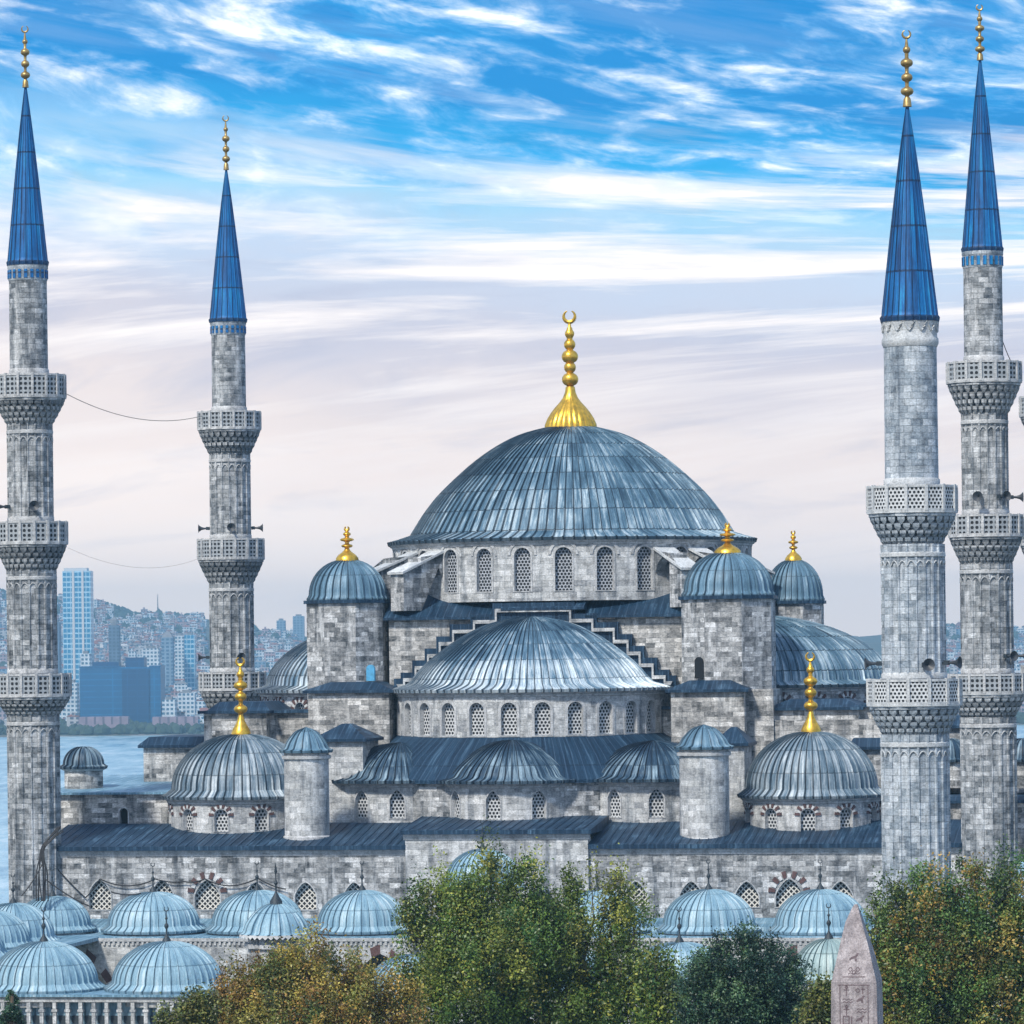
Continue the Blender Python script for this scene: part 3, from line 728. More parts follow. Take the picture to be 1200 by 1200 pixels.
# small stair turrets on the front roof
def stair_turret(px, v, wpx, yt, yE, yb):
    u = Lu(px, 930, v); Rr = wpx / 2 * mpp(u, v); ze = Lz(px, yE, v - Rr); zb_ = Lz(px, yb, v - Rr) - .6; zt = Lz(px, yt, v)
    mb = MB(); mb.lathe(u, v, [(Rr * .98, zb_), (Rr * .97, ze - .1)], 28)
    mb.lathe(u, v, [(Rr, ze - .62), (Rr * 1.06, ze - .58), (Rr * 1.07, ze - .36), (Rr, ze - .33)], 28, mi=1)
    mb.lathe(u, v, [(Rr * 1.06, zb_), (Rr * 1.06, zb_ + .75), (Rr * .98, zb_ + .85)], 28, mi=1)
    o = mb.build('stair_turret', [M['stone_pale'], M['trim']], mosque)
    mb = MB(); ribdome(mb, u, v, ze, smoothprof([(Rr * 1.14, 0), (Rr * .95, .12), (Rr * .80, (zt - ze) * .36), (Rr * .5, (zt - ze) * .72), (Rr * .2, (zt - ze) * .9), (.03, zt - ze)]), 16, .10, rw=.16); mb.build('turret_dome', M['lead_turret'], o)
stair_turret(359.5, 3.2, 54, 852, 880, 984); stair_turret(825.5, 3.2, 60, 849, 876, 986)

# corner domes
def corner(px, v, wpx, yt, yE, yb, fy, wang, fx):
    u = Lu(px, 900, v); Rr = wpx / 2 * mpp(u, v); ze = Lz(px, yE, v - Rr); zt = Lz(px, yt, v); zb_ = Lz(px, yb, v - Rr)
    mb = MB(); ribdome(mb, u, v, ze, prof_round(Rr, zt - ze, .12, 2.0, .11), 54, .09, rw=.10); o = mb.build('corner_dome', M['lead_corner'], mosque)
    finial(o, u, v, zt - .15, Lz(fx, fy, v) - zt + .15, .72, M['gold'], 'cone')
    drum('corner_drum', mosque, u, v, Rr - .45, zb_ - .8, ze - .1, wang, -100, 110, M['stone_pale'], 1.0, zb_ - .05, ze - .82, M['lat_low'], .35, voussoir=.42, frame=.05)
corner(283, 9.2, 184, 860, 935, 974, 770, [-66, -34, -3, 29, 60, 91], 283)
corner(951, 8.6, 173, 857, 934, 974, 764, [-64, -31, 2.4, 36, 70, 100], 951)

# front wall and aisle roof
zW = Lz(600, 996, 0); uA, uB = Lu(53, 1020, 0), Lu(1150, 1000, 0)
uc0, uc1 = Lu(476, 990, 0), Lu(690, 990, 0); zC = Lz(583, 978, -.25)
def fw(px, wpx, yt, yb_, vs=0): 
    k = mpp(0, 0); return (Lu(px, 1040, 0), wpx * k, Lz(px, yb_, 0), Lz(px, yt, 0), True, vs)
flatwall('front_wall', mosque, 0, uA, uc0, 0, zW, [fw(117, 27, 1031, 1066), fw(190, 26, 1031, 1066), fw(243, 31, 1031, 1066, .5), fw(300, 28, 1034, 1066), fw(415, 26, 1034, 1066), fw(358, 26, 1034, 1066)], M['stone'], M['lat_diag'], .45)
flatwall('front_wall', mosque, 0, uc1, uB, 0, zW, [fw(745, 27, 1033, 1062), fw(875, 28, 1033, 1063), fw(925, 32, 1030, 1063, .5), fw(985, 28, 1033, 1063), fw(810, 27, 1033, 1063), fw(1060, 27, 1033, 1063)], M['stone'], M['lat_diag'], .45)
mb = MB(); mb.box(uc0, uc1, -.35, 1.0, 0, zC); mb.build('portal_wall', M['stone_pale'], mosque)
mb = MB()
for a, b_, z, v in ((uA - .1, uc0 + .0, zW, 0), (uc1, uB, zW, 0), (uc0 - .12, uc1 + .12, zC, -.35)):
    mb.box(a, b_, v - .16, v + .2, z - .16, z + .06); mb.box(a, b_, v - .07, v + .2, z - .34, z - .162)
mb.build('cornice', M['trim'], mosque)
mb = MB(); uAr = Lu(52, 993, 0); zR1 = Lz(600, 966, 6.5); v1 = 6.9
def slope(x0, x1, v0, z0_, v1_, z1_, th=.3):
    mb.hexa([(x0, v0, z0_ - th), (x1, v0, z0_ - th), (x1, v1_, z0_ - th), (x0, v1_, z0_ - th)], [(x0, v0, z0_), (x1, v0, z0_), (x1, v1_, z1_), (x0, v1_, z1_)])
    n = int((x1 - x0) / .62)
    for k in range(n + 1):
        x = x0 + (x1 - x0) * k / n; dz = (z1_ - z0_) / (v1_ - v0)
        mb.hexa([(x - .02, v0, z0_ - .02), (x + .02, v0, z0_ - .02), (x + .02, v1_, z1_ - .02), (x - .02, v1_, z1_ - .02)], [(x - .02, v0, z0_ + .04), (x + .02, v0, z0_ + .04), (x + .02, v1_, z1_ + .04), (x - .02, v1_, z1_ + .04)])
slope(uAr - .3, uc0, -.42, zW + .36, 7.5, zR1 + .1); slope(uc1, uB, -.42, zW + .36, 7.5, zR1 + .1)
slope(uc0 - .3, uc1 + .3, -.75, zC + .34, 7.5, zR1 + .55)
mb.box(uAr, uB, 7.5, 19, zR1 - .6, zR1 + .1)
mb.build('aisle_roof', M['lead_flat'], mosque)

# left gallery: low wall, door, small domed tower, upper block
zG = Lz(130, 931, 9); ug0, ug1 = Lu(55, 950, 9), Lu(205, 950, 9)
dpx = 145
flatwall('gallery_wall', mosque, 9, ug0, ug1, 0, zG, [(Lu(dpx, 950, 9), .62, Lz(dpx, 976, 9), Lz(dpx, 947, 9), False, 0)], M['stone_warm'], M['void'], .5)
mb = MB(); mb.box(ug0, ug0 + .4, 9.02, 28, 0, zG); mb.box(ug0 - .3, ug1 + 1, 8.6, 9.2, zG, zG + .16)
mb.hexa([(ug0 - .3, 9.2, zG), (ug1 + 1, 9.2, zG), (ug1 + 1, 28, zG), (ug0 - .3, 28, zG)], [(ug0 - .3, 9.2, zG + .16), (ug1 + 1, 9.2, zG + .16), (ug1 + 1, 28, zG + .9), (ug0 - .3, 28, zG + .9)])
mb.build('gallery_roof', M['lead_flatpale'], mosque)
u = Lu(98, 900, 14); k = mpp(u, 14); mb = MB(); zt = Lz(98, 899, 12.6); zb_ = Lz(98, 927, 12.6) - 1
mb.lathe(u, 14, [(1.42, zb_), (1.42, zt - .1)], 24); mb.lathe(u, 14, [(1.42, zt - .3), (1.7, zt - .16), (1.7, zt)], 24, mi=1); o = mb.build('chimney_tower', [M['stone_warm'], M['trim']], mosque)
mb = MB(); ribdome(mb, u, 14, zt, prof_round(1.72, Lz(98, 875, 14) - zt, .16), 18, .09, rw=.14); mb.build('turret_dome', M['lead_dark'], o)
block(168, 262, 20, 30, 873, 960, 862, 'stone_warm', k=.82)
# right gallery, glimpsed between the minarets
block(1038, 1230, 9, 20, 938, 1010, 930, 'stone_warm', k=.8)
block(1100, 1240, 16, 26, 905, 960, 895, 'stone', k=.8)
block(1105, 1160, 24, 32, 850, 930, 838, 'stone', k=.6)
for px, v in ((1112, 14.5), (1199, 13)):
    u = Lu(px, 880, v); ze = Lz(px, 890, v); mb = MB(); mb.lathe(u, v, [(1.5, ze - 2), (1.5, ze)], 20); o = mb.build('chimney_tower', M['stone_warm'], mosque)
    mb = MB(); ribdome(mb, u, v, ze, prof_round(1.75, 1.5, .16), 18, .09, rw=.14); mb.build('turret_dome', M['lead_dark'], o)

# ------------------------------------------------------------------ COURTYARD
yard = thing('courtyard_arcade', 'arcaded courtyard of pale blue small domes in front of the mosque', 'courtyard', (OX, OY, 0), -TH)
def pdome(px, v, wpx, yt, yE, mat='lead_pale', fin=True, nr=36, fy=None, round_=.08, pp=2.0, parent=None, name='dome'):
    u = Lu(px, yE, v); Rr = wpx / 2 * mpp(u, v); ze = Lz(px, yE, v - Rr); zt = Lz(px, yt, v)
    mb = MB(); ribdome(mb, u, v, ze, prof_round(Rr, zt - ze, .13, pp, .13), nr, .07, rw=.10, lip=.14); mb.lathe(u, v, [(Rr * .93, ze - .9), (Rr * .93, ze - .1)], 32, mi=1)
    o = mb.build(name, [M[mat], M['stone_pale']], parent or yard)
    if fin:
        mb = MB(); H = 1.9
        mb.lathe(u, v, [(.30, zt - .12), (.24, zt + .1), (.10, zt + .32), (.05, zt + .45), (.05, zt + .7), (.13, zt + .85), (.13, zt + .95), (.04, zt + 1.08), (.04, zt + 1.25), (.09, zt + 1.34), (.03, zt + 1.45), (.02, zt + 1.8)], 12)
        crescent(mb, u, v, zt + 1.9, .13, .03); mb.build('finial', M['iron'], o)
    return u, ze, zt, Rr, o
zA = Lz(180, 1093, -8)
for px, w_, yt, yE in ((62, 100, 1050, 1092), (180, 122, 1045, 1093), (302, 122, 1043, 1093), (425, 120, 1043, 1093), (700, 124, 1043, 1094), (831, 122, 1042, 1093), (962, 122, 1042, 1094), (1094, 124, 1042, 1095)):
    pdome(px, -4.2, w_, yt, yE)
pdome(566, -5, 100, 995, 1042)
mb = MB(); u = Lu(566, 1040, -5); mb.box(u - 3.7, u + 3.7, -8.4, -.4, 0, Lz(566, 1046, -8)); mb.build('portal_block', M['stone_pale'], yard)
for vv, px, w_, yt, yE in ((-11.3, 16, 108, 1058, 1106), (-18.4, -14, 112, 1066, 1112), (-25.5, -45, 114, 1076, 1124)):
    pdome(px, vv, w_, yt, yE)
zR = zA - .28
mb = MB()
for (x0, x1, y0, y1) in ((-34.2, 34.2, -8.2, -.02), (-34.2, -26.6, -50, -8.21), (26.6, 34.2, -50, -8.21)):
    mb.box(x0, x1, y0, y1, zR - .25, zR)
mb.hexa([(-34, -3, zR + .004), (34, -3, zR + .004), (34, -.03, zR + .004), (-34, -.03, zR + .004)], [(-34, -2.9, zR + .3), (34, -2.9, zR + .3), (34, -.03, zR + .75), (-34, -.03, zR + .75)])
mb.build('arcade_roof', M['lead_flatpale'], yard)
# arcade fronts: pointed arches with alternating voussoirs
def arcade(v, us, hw, z1, ph, name='arcade_wall'):
    mb = MB(); mf = lambda s, t, d: (s, v + d, t); hl = []
    for uc in us: hl.append((bay(mb, uc - hw, uc + hw, 0, z1, mf, (uc, hw * 2 - 1.7, .02, ph, True)), uc))
    mb.box(us[0] - hw, us[-1] + hw, v - .12, v + .3, z1 + .002, z1 + .22, 1)
    x = us[0] - hw
    while x < us[-1] + hw: mb.box(x, x + .16, v - .10, v + .001, z1 - .26, z1 - .001, 1); x += .34
    o = mb.build(name, [M['stone_pale'], M['trim']], yard)
    for h, uc in hl:
        wb = MB(); n = len(h)
        for i in range(3, n - 2):
            a, b_ = h[i], h[i + 1]; zc = h[2][1]
            ea = (uc + (a[0] - uc) * 1.22, zc + (a[1] - zc) * 1.20); eb = (uc + (b_[0] - uc) * 1.22, zc + (b_[1] - zc) * 1.20)
            wb.face([mf(*a, -.04), mf(*ea, -.04), mf(*eb, -.04), mf(*b_, -.04)], mi=i % 2)
        for i in range(n): a, b_ = h[i], h[(i + 1) % n]; wb.face([mf(*a, -.04), mf(*b_, -.04), mf(*b_, .8), mf(*a, .8)])
        wb.build('arch', [M['trim'], M['red']], o)
us = [Lu(566, 1080, -8.3) + 7.1 * k for k in range(-4, 5)]
arcade(-8.3, us, 3.55, zR - .3, zR - 1.15)
mb = MB(); mb.box(-34, 34, -3.0, -2.8, 0, zR - .3); mb.build('arcade_back_wall', M['stone'], yard)
# outer (west) range: domes, roof, wall with a row of slim posts
VO = -49.5
for px, w_, yt, yE, mt in ((52, 142, 1103, 1163, 'lead_pale'), (196, 146, 1103, 1163, 'lead_pale'), (488, 140, 1118, 1176, 'lead_pale'), (648, 146, 1103, 1163, 'lead_pale'), (797, 148, 1104, 1163, 'lead_pale'), (972, 96, 1100, 1150, 'lead_green'), (1085, 140, 1103, 1163, 'lead_pale')):
    pdome(px, VO, w_, yt, yE, mt, nr=40 if w_ > 100 else 30, pp=1.9)
zO = Lz(130, 1166, VO - 3.6); u0, u1 = Lu(-30, 1166, VO - 3.6), Lu(243, 1166, VO - 3.6)
mb = MB(); mb.box(u0, u1, VO - 3.7, VO + 3.6, zO - .12, zO + .02); mb.build('range_roof', M['lead_flatpale'], yard)
mb = MB(); mb.box(u0, u1 - .1, VO - 3.55, VO - 3.25, zO - .42, zO - .13); mb.box(u0, u1 - .1, VO - 3.55, VO - 3.25, zO - 2.25, zO - 1.95)
mb.build('range_beam', M['trim'], yard)
n = int((u1 - u0) / .78)
for k in range(n + 1):
    x = u0 + .1 + k * .78; mb = MB(); mb.box(x - .11, x + .11, VO - 3.52, VO - 3.28, zO - 1.95, zO - .42); mb.box(x - .17, x + .17, VO - 3.56, VO - 3.24, zO - 1.0, zO - .86); mb.build('post', M['stone_pale'], yard)
mb = MB(); mb.box(u0, u1 - .1, VO - 2.9, VO - 2.7, 0, zO - .13)
mb.build('range_wall', M['lead_pale'], yard)
mb = MB()
for k in range(n):     # rounded niches behind the posts
    x = u0 + .1 + (k + .5) * .78; hp = archloop(x, .52, zO - 1.75, zO - 1.25, False, 4); mb.face([(p[0], VO - 3.1, 2 * (zO - 1.5) - p[1]) for p in reversed(hp)])
    for i in range(len(hp)):
        a, b_ = hp[i], hp[(i + 1) % len(hp)]; mb.face([(a[0], VO - 3.1, 2 * (zO - 1.5) - a[1]), (a[0], VO - 2.9, 2 * (zO - 1.5) - a[1]), (b_[0], VO - 2.9, 2 * (zO - 1.5) - b_[1]), (b_[0], VO - 3.1, 2 * (zO - 1.5) - b_[1])])
mb.build('basin_row', M['iron'], yard)
mb = MB(); mb.box(u1 - .05, Lu(1200, 1166, VO - 3.3), VO - 3.3, VO + 3.2, 0, zO - .6); mb.build('range_wall', M['stone_pale'], yard)

# fluted fountain kiosks with scalloped eaves
def kiosk(px, v, wpx, yt, yE, yb, label, fin=True, nr=20):
    a, b = ray(px, yE); u = Lu(px, yE, v); wx, wy = W(u, v); k = wy / FOC; Rr = wpx / 2 * k; ze = Lz(px, yE, v - Rr); zt = Lz(px, yt, v)
    T = thing('kiosk', label, 'kiosk', (wx, wy, 0), -TH, 'small domed kiosks in the courtyard')
    mb = MB(); ribdome(mb, 0, 0, ze, smoothprof([(Rr, 0), (Rr * .9, .10), (Rr * .8, (zt - ze) * .34), (Rr * .58, (zt - ze) * .68), (Rr * .3, (zt - ze) * .9), (.05, zt - ze)]), nr, .08, rw=.16, lip=.05)
    mb.build('canopy_dome', M['lead_pale'], T)
    mb = MB(); ns = nr * 2
    for i in range(ns):
        a0, a1 = 2 * PI * i / ns, 2 * PI * (i + 1) / ns; am = (a0 + a1) / 2; q = Rr + .03
        mb.face([(q * S(a0), -q * C(a0), ze + .02), (q * S(a0), -q * C(a0), ze - .10), (q * S(am), -q * C(am), ze - .26), (q * S(a1), -q * C(a1), ze - .10), (q * S(a1), -q * C(a1), ze + .02)])
    mb.build('scalloped_eave', M['white'], T)
    mb = MB(); mb.lathe(0, 0, [(Rr * .8, 0), (Rr * .8, ze - .1)], 8, sm=False); mb.lathe(0, 0, [(Rr * .8, ze - .9), (Rr * .9, ze - .85), (Rr * .9, ze - .6), (Rr * .8, ze - .55)], 8, mi=1, sm=False); mb.build('drum', [M['stone_warm'], M['trim']], T)
    if fin:
        mb = MB(); mb.lathe(0, 0, [(.45, zt - .35), (.40, zt + .1), (.16, zt + .5), (.06, zt + .7), (.06, zt + 1.1), (.14, zt + 1.25), (.04, zt + 1.45), (.04, zt + 1.8), (.10, zt + 1.95), (.02, zt + 2.5)], 12); mb.build('finial', M['iron'], T)
kiosk(324, -30, 86, 1058, 1097, 1130, 'fluted pale dome with scalloped white eave and dark onion finial, behind the brown tree')
kiosk(236, -34, 44, 1128, 1141, 1160, 'small scalloped canopy edge beside the last front dome on the left', False, 14)

# ------------------------------------------------------------------ MINARETS
def frieze(mb, Rr, z, n, h=.55, w_=.055):
    for k in range(n):
        a0 = 2 * PI * k / n; P_ = []
        for i in range(7):
            q = i / 6; a = a0 + 2 * PI / n * q; P_.append(((Rr + .03) * S(a), -(Rr + .03) * C(a), z + h * (1 - abs(2 * q - 1) ** 2.0)))
        mb.tube(P_, w_, 4, 1)
def minaret(px, Yd, label, sections, balconies, spire, fin, mat, light=False, group='six slender minarets round the mosque', gold=True, flute=18):
    """sections: (y_top, y_bottom, radius px); balconies: (y_parapet_top, y_floor, y_corbel_bottom, r_parapet, r_bottom)"""
    cx = at(px, HOR, Yd)[0]; k = Yd / FOC
    dyr = lambda y: -(px + (y - HOR) * rs - 600) * rs * 0
    def z(y): 
        # the shaft is vertical: its picture leans with the camera roll
        return EYE + ((-(y - HOR)) / rc - (px - 600) * rs / rc * 1.0) * k if True else 0
    # solve exactly: point (cx, Yd, z) projects on row y
    def z(y):
        # forward: X=cx,Z -> image: dx = (X*rc - Z*rs... ) solve by iteration
        zz = EYE
        for _ in range(6):
            Xn, Zn = cx / Yd * FOC, (zz - EYE) / Yd * FOC
            row = HOR - (Xn * rs * 1.0 + Zn * rc)
            zz += (row - y) * k
        return zz
    T = thing('minaret', label, 'minaret', (cx, Yd, 0), 0, group)
    st = M[mat]
    for i, (y0, y1, r) in enumerate(sections):
        r = r * k; za, zb_ = z(y1), z(y0); last = i == 0
        mb = MB(); n = flute
        if y1 > 1150: za = 0
        if i == 0:   # round plain upper shaft
            mb.lathe(0, 0, [(r, za), (r * .985, zb_)], 28)
            mb.lathe(0, 0, [(r * 1.0, za), (r * 1.05, za + .05), (r * 1.05, za + .35), (r, za + .45)], 28, mi=1)
        else:
            P_, U_ = [], []; segs = 4 if za > 0 else 3
            for zz in (za, zb_):
                row, ur = [], []
                for j in range(n):
                    for q, h in ((0, 1), (.10, 1), (.16, 0), (.5, .0), (.84, 0), (.90, 1)):
                        a = 2 * PI * (j + q) / n; rr = (r + h * .085) if 0 < q < 1 or h else r
                        rr = rr / (C(2 * PI / n * (abs(q - .5) - .5) * 0) or 1); row.append((rr * S(a), -rr * C(a), zz)); ur.append((a * r, zz))
                ur.append((2 * PI * r, zz)); P_.append(row); U_.append(ur)
            mb.grid(P_, U_, closed=True, sm=False)
            if zb_ - 1.6 > za: frieze(mb, r + .03, zb_ - 1.3, n, .34, .045)
            mb.lathe(0, 0, [(r + .05, zb_ - .75), (r + .12, zb_ - .7), (r + .12, zb_ - .5), (r + .05, zb_ - .45)], 28, mi=1)
            if za > 1: mb.lathe(0, 0, [(r + .05, za), (r + .12, za + .05), (r + .12, za + .3), (r + .05, za + .4)], 28, mi=1)
        mb.build('shaft', [st, M['marble' if light else 'trim']], T)
    for (yp, yf, yc, rp, rb) in balconies:
        rp *= k; rb *= k; zp, zf, zc = z(yp), z(yf), z(yc); n = 16 if not light else 14
        mb = MB(); tiers = 4; hh = (zf - .3 - zc) / tiers
        mb.lathe(0, 0, [(rb * .98, zc - .1), (rb * 1.02, zc + hh), (rb + (rp - rb) * .22, zc + 2 * hh), (rb + (rp - rb) * .48, zc + 3 * hh), (rp * .80, zf - .3), (rp * .99, zf - .28), (rp * 1.0, zf - .02), (0.1, zf)], 32, mi=0)
        nt_ = 26
        for t_ in range(tiers):
            q1 = (t_ + 1) / tiers; q0 = t_ / tiers
            ro = rb + (rp * .97 - rb) * (q1 ** .85); ri = rb + (rp * .97 - rb) * (q0 ** .95); zt = zc + hh * (t_ + 1); zl = zc + hh * t_ - .22 * hh
            for j in range(nt_):
                a = 2 * PI * (j + (t_ % 2) * .5) / nt_; da = 2 * PI / nt_ * .36
                def p(r_, a_, z_): return (r_ * S(a_), -r_ * C(a_), z_)
                top = [p(ri * .9, a - da, zt), p(ri * .9, a + da, zt), p(ro, a + da, zt), p(ro, a - da, zt)]
                md = [p(ri * .9, a - da, zt - hh * .62), p(ri * .9, a + da, zt - hh * .62), p(ro * .98, a + da, zt - hh * .55), p(ro * .98, a - da, zt - hh * .55)]
                bt = p(ri * .985 + .03, a, zl)
                for i in range(4):
                    i2 = (i + 1) % 4
                    mb.face([md[i], md[i2], top[i2], top[i]][::-1]); mb.face([md[i], md[i2], bt])
        B = mb.build('balcony', st, T)
        mb = MB(); hp = zp - zf; P0 = [(rp * S(2 * PI * (j + .5) / n) / C(PI / n) * .985, -rp * C(2 * PI * (j + .5) / n) / C(PI / n) * .985) for j in range(n)]
        for j in range(n):
            a, b_ = P0[j], P0[(j + 1) % n]; ln = math.hypot(a[0] - b_[0], a[1] - b_[1])
            mb.face([(a[0], a[1], zf + .12), (b_[0], b_[1], zf + .12), (b_[0], b_[1], zp - .1), (a[0], a[1], zp - .1)], [(.12, .12), (.12 + ln, .12), (.12 + ln, hp - .1), (.12, hp - .1)], mi=1)
            mb.face([(b_[0] * .96, b_[1] * .96, zf), (a[0] * .96, a[1] * .96, zf), (a[0] * .96, a[1] * .96, zp - .1), (b_[0] * .96, b_[1] * .96, zp - .1)], mi=0)
            an = math.atan2(a[0], -a[1]); mb.box(a[0] - .09, a[0] + .09, a[1] - .09, a[1] + .09, zf, zp + .06, 0, an, (a[0], a[1]))
        def ring(q0, q1, z0_, z1_):
            for j in range(n):
                a, b_ = P0[j], P0[(j + 1) % n]
                mb.hexa([(b_[0] * q0, b_[1] * q0, z0_), (a[0] * q0, a[1] * q0, z0_), (a[0] * q1, a[1] * q1, z0_), (b_[0] * q1, b_[1] * q1, z0_)][::-1], [(b_[0] * q0, b_[1] * q0, z1_), (a[0] * q0, a[1] * q0, z1_), (a[0] * q1, a[1] * q1, z1_), (b_[0] * q1, b_[1] * q1, z1_)][::-1])
        ring(.95, 1.02, zp - .12, zp + .02); ring(.93, 1.03, zf - .1, zf + .14)
        par = mb.build('parapet', [M['marble'] if light else M['trim'], M['lat_star'] if light else M['lat_par']], B)
    ys0, ys1, rs_ = spire; r = rs_ * k; z0_, z1_ = z(ys1), z(ys0)
    mb = MB(); ns = 20 if not light else 24
    ribdome(mb, 0, 0, z0_, [(r * 1.06, 0), (r * 1.0, .12), (r * .99, .3)] + [(max(.05, r * .985 * (1 - q) + .06 * q + r * .03 * S(PI * q)), .3 + (z1_ - z0_ - .3) * q) for q in [i / 8 for i in range(1, 9)]], ns, .045, rw=.10, lip=.22)
    mb.build('spire', M['lead_spire'], T)
    mb = MB(); r3 = sections[0][2] * k
    if light:
        za = z0_ - .2; zb_ = z(403); mb.lathe(0, 0, [(r3, zb_ - .2), (r3 * 1.06, zb_), (r3 * 1.06, zb_ + .25), (r3 * 1.01, zb_ + .35), (r3 * 1.01, za - .3), (r3 * 1.05, za - .1), (r3 * 1.05, za)], 32)
        for j in range(14):
            a0 = 2 * PI * j / 14; mb.tube([((r3 * 1.03) * S(a0 + q * .45), -(r3 * 1.03) * C(a0 + q * .45), zb_ + .95 + .28 * S(q * PI * 2)) for q in [i / 8 for i in range(9)]], .07, 4)
        mb.build('cornice', M['marble'], T)
    else:
        mb.lathe(0, 0, [(r3, z0_ - 1.3), (r3 * 1.02, z0_ - 1.25), (r3 * 1.02, z0_ - .5), (r3 * 1.06, z0_ - .42), (r3 * 1.06, z0_ - .2)], 28)
        for j in range(20):
            a = 2 * PI * j / 20; q = r3 * 1.02; mb.box(q * S(a) - .11, q * S(a) + .11, -q * C(a) - .05, -q * C(a) + .05, z0_ - 1.15, z0_ - .55, 1, a, (q * S(a), -q * C(a)))
        mb.build('cornice', [M['minaret_light'], M['lead_spire']], T)
    finial(T, 0, 0, z1_ - .15, z(fin) - z1_ + .15, .235 if not light else .26, M['bronze'], 'plain')
    return T, cx, z, k
WL = W(-33.4, 0)
mL = minaret(38, WL[1], 'three-balcony minaret at the left edge beside the end of the front wall', [(312, 440, 22.5), (497, 612, 25.5), (668, 790, 28), (838, 1200, 29.5)],
    [(440, 466, 497, 42, 25.5), (612, 637, 668, 42, 28), (790, 815, 838, 44, 29)], (100, 308, 23), 30, 'minaret')
mB = minaret(272, 361.0, 'three-balcony minaret farther back, behind the left golden finial and dome', [(378, 483, 20), (532, 632, 23), (683, 788, 25), (835, 1200, 25.5)],
    [(483, 503, 532, 36.5, 23), (632, 655, 683, 38.5, 25), (788, 808, 835, 38.5, 25)], (197, 375, 21), 135, 'minaret')
mR = minaret(1157, 294.0, 'tall grey minaret with three balconies behind the pale one on the right', [(295, 425, 23), (485, 604, 26), (660, 790, 29.5), (840, 1200, 31.5)],
    [(425, 448, 485, 43, 26), (604, 628, 660, 43, 29), (790, 812, 840, 45, 30)], (68, 292, 23), 5, 'minaret')
mN = minaret(1071, 245.5, 'nearest minaret, pale bluish stone with two white pierced balconies, before the right tree', [(403, 570, 31.5), (638, 796, 36), (860, 1200, 38.5)],
    [(570, 600, 638, 51.5, 33), (796, 825, 860, 54, 37)], (122, 373, 32.5), 35, 'minaret_light', light=True, flute=22)
mF = minaret(1236, 350.0, 'minaret cut off by the right edge, only its balcony rims showing', [(360, 465, 20), (515, 615, 23), (668, 780, 25), (828, 1200, 25.5)],
    [(465, 487, 515, 37, 23), (615, 638, 668, 38.5, 25), (780, 802, 828, 38.5, 25)], (180, 357, 21), 118, 'minaret')

# loudspeakers on the minarets
def horn(Mi, ypx, az, label, r=1.0):
    T_, cx, z, k = Mi; zz = z(ypx); Yd = T_.location[1]; H = thing('loudspeaker', label, 'loudspeaker', (0, 0, 0), 0, 'horn loudspeakers on the minarets')
    rr = r * k; a = R(az); H.location = (cx + (rr) * S(a), Yd - rr * C(a), zz); H.rotation_euler = (0, 0, a)
    # local frame: -y points outwards
    mb = MB(); P_, U_ = [], []
    for (q, d) in ((.07, 0), (.09, .25), (.14, .45), (.26, .62), (.36, .70), (.33, .68), (.05, .45)):
        P_.append([(q * C(2 * PI * j / 14), -.35 - d, q * S(2 * PI * j / 14)) for j in range(14)]); U_.append([(j, d) for j in range(15)])
    mb.grid(P_, U_, closed=True); mb.build('bell', M['horn'], H)
    mb = MB(); mb.box(-.13, .13, -.40, -.1, -.13, .13); mb.box(-.03, .03, -.12, .15, -.03, .03); mb.box(-.08, .08, .1, .16, -.25, .25); mb.build('driver', M['iron'], H)
NM = {'L': (mL, 'left-edge minaret'), 'B': (mB, 'farther left minaret'), 'R': (mR, 'tall grey right minaret'), 'N': (mN, 'pale nearest minaret')}
for key, y, az, r, txt in (('L', 594, 12, 25.5, 'facing the camera above the middle balcony of the left-edge minaret'), ('L', 594, -60, 25.5, 'pointing left above the middle balcony of the left-edge minaret'),
    ('B', 619, 5, 23, 'facing front above the middle balcony of the farther left minaret'), ('B', 619, -90, 23, 'pointing left above the middle balcony of the farther left minaret'), ('B', 619, 90, 23, 'pointing right above the middle balcony of the farther left minaret'),
    ('B', 770, -85, 25, 'pointing left above the lowest balcony of the farther left minaret'), ('B', 770, 20, 25, 'facing front above the lowest balcony of the farther left minaret'),
    ('R', 583, -18, 26, 'on the left, above the middle balcony of the tall grey minaret'), ('R', 583, 28, 26, 'facing front, nearer the right side, over the tall grey minaret\'s middle balcony'), ('R', 583, 90, 26, 'pointing right above the middle balcony of the tall grey right minaret'),
    ('R', 769, 35, 29, 'facing front above the lowest balcony of the tall grey right minaret'), ('R', 769, 88, 29, 'pointing right above the lowest balcony of the tall grey right minaret'),
    ('N', 779, 12, 36, 'facing front above the lower white balcony of the nearest minaret'), ('N', 777, 62, 36, 'on the right side, above the lower white balcony of the nearest minaret'), ('N', 777, -88, 36, 'pointing left above the lower white balcony of the nearest minaret')):
    horn(NM[key][0], y, az, 'dark loudspeaker ' + txt, r)

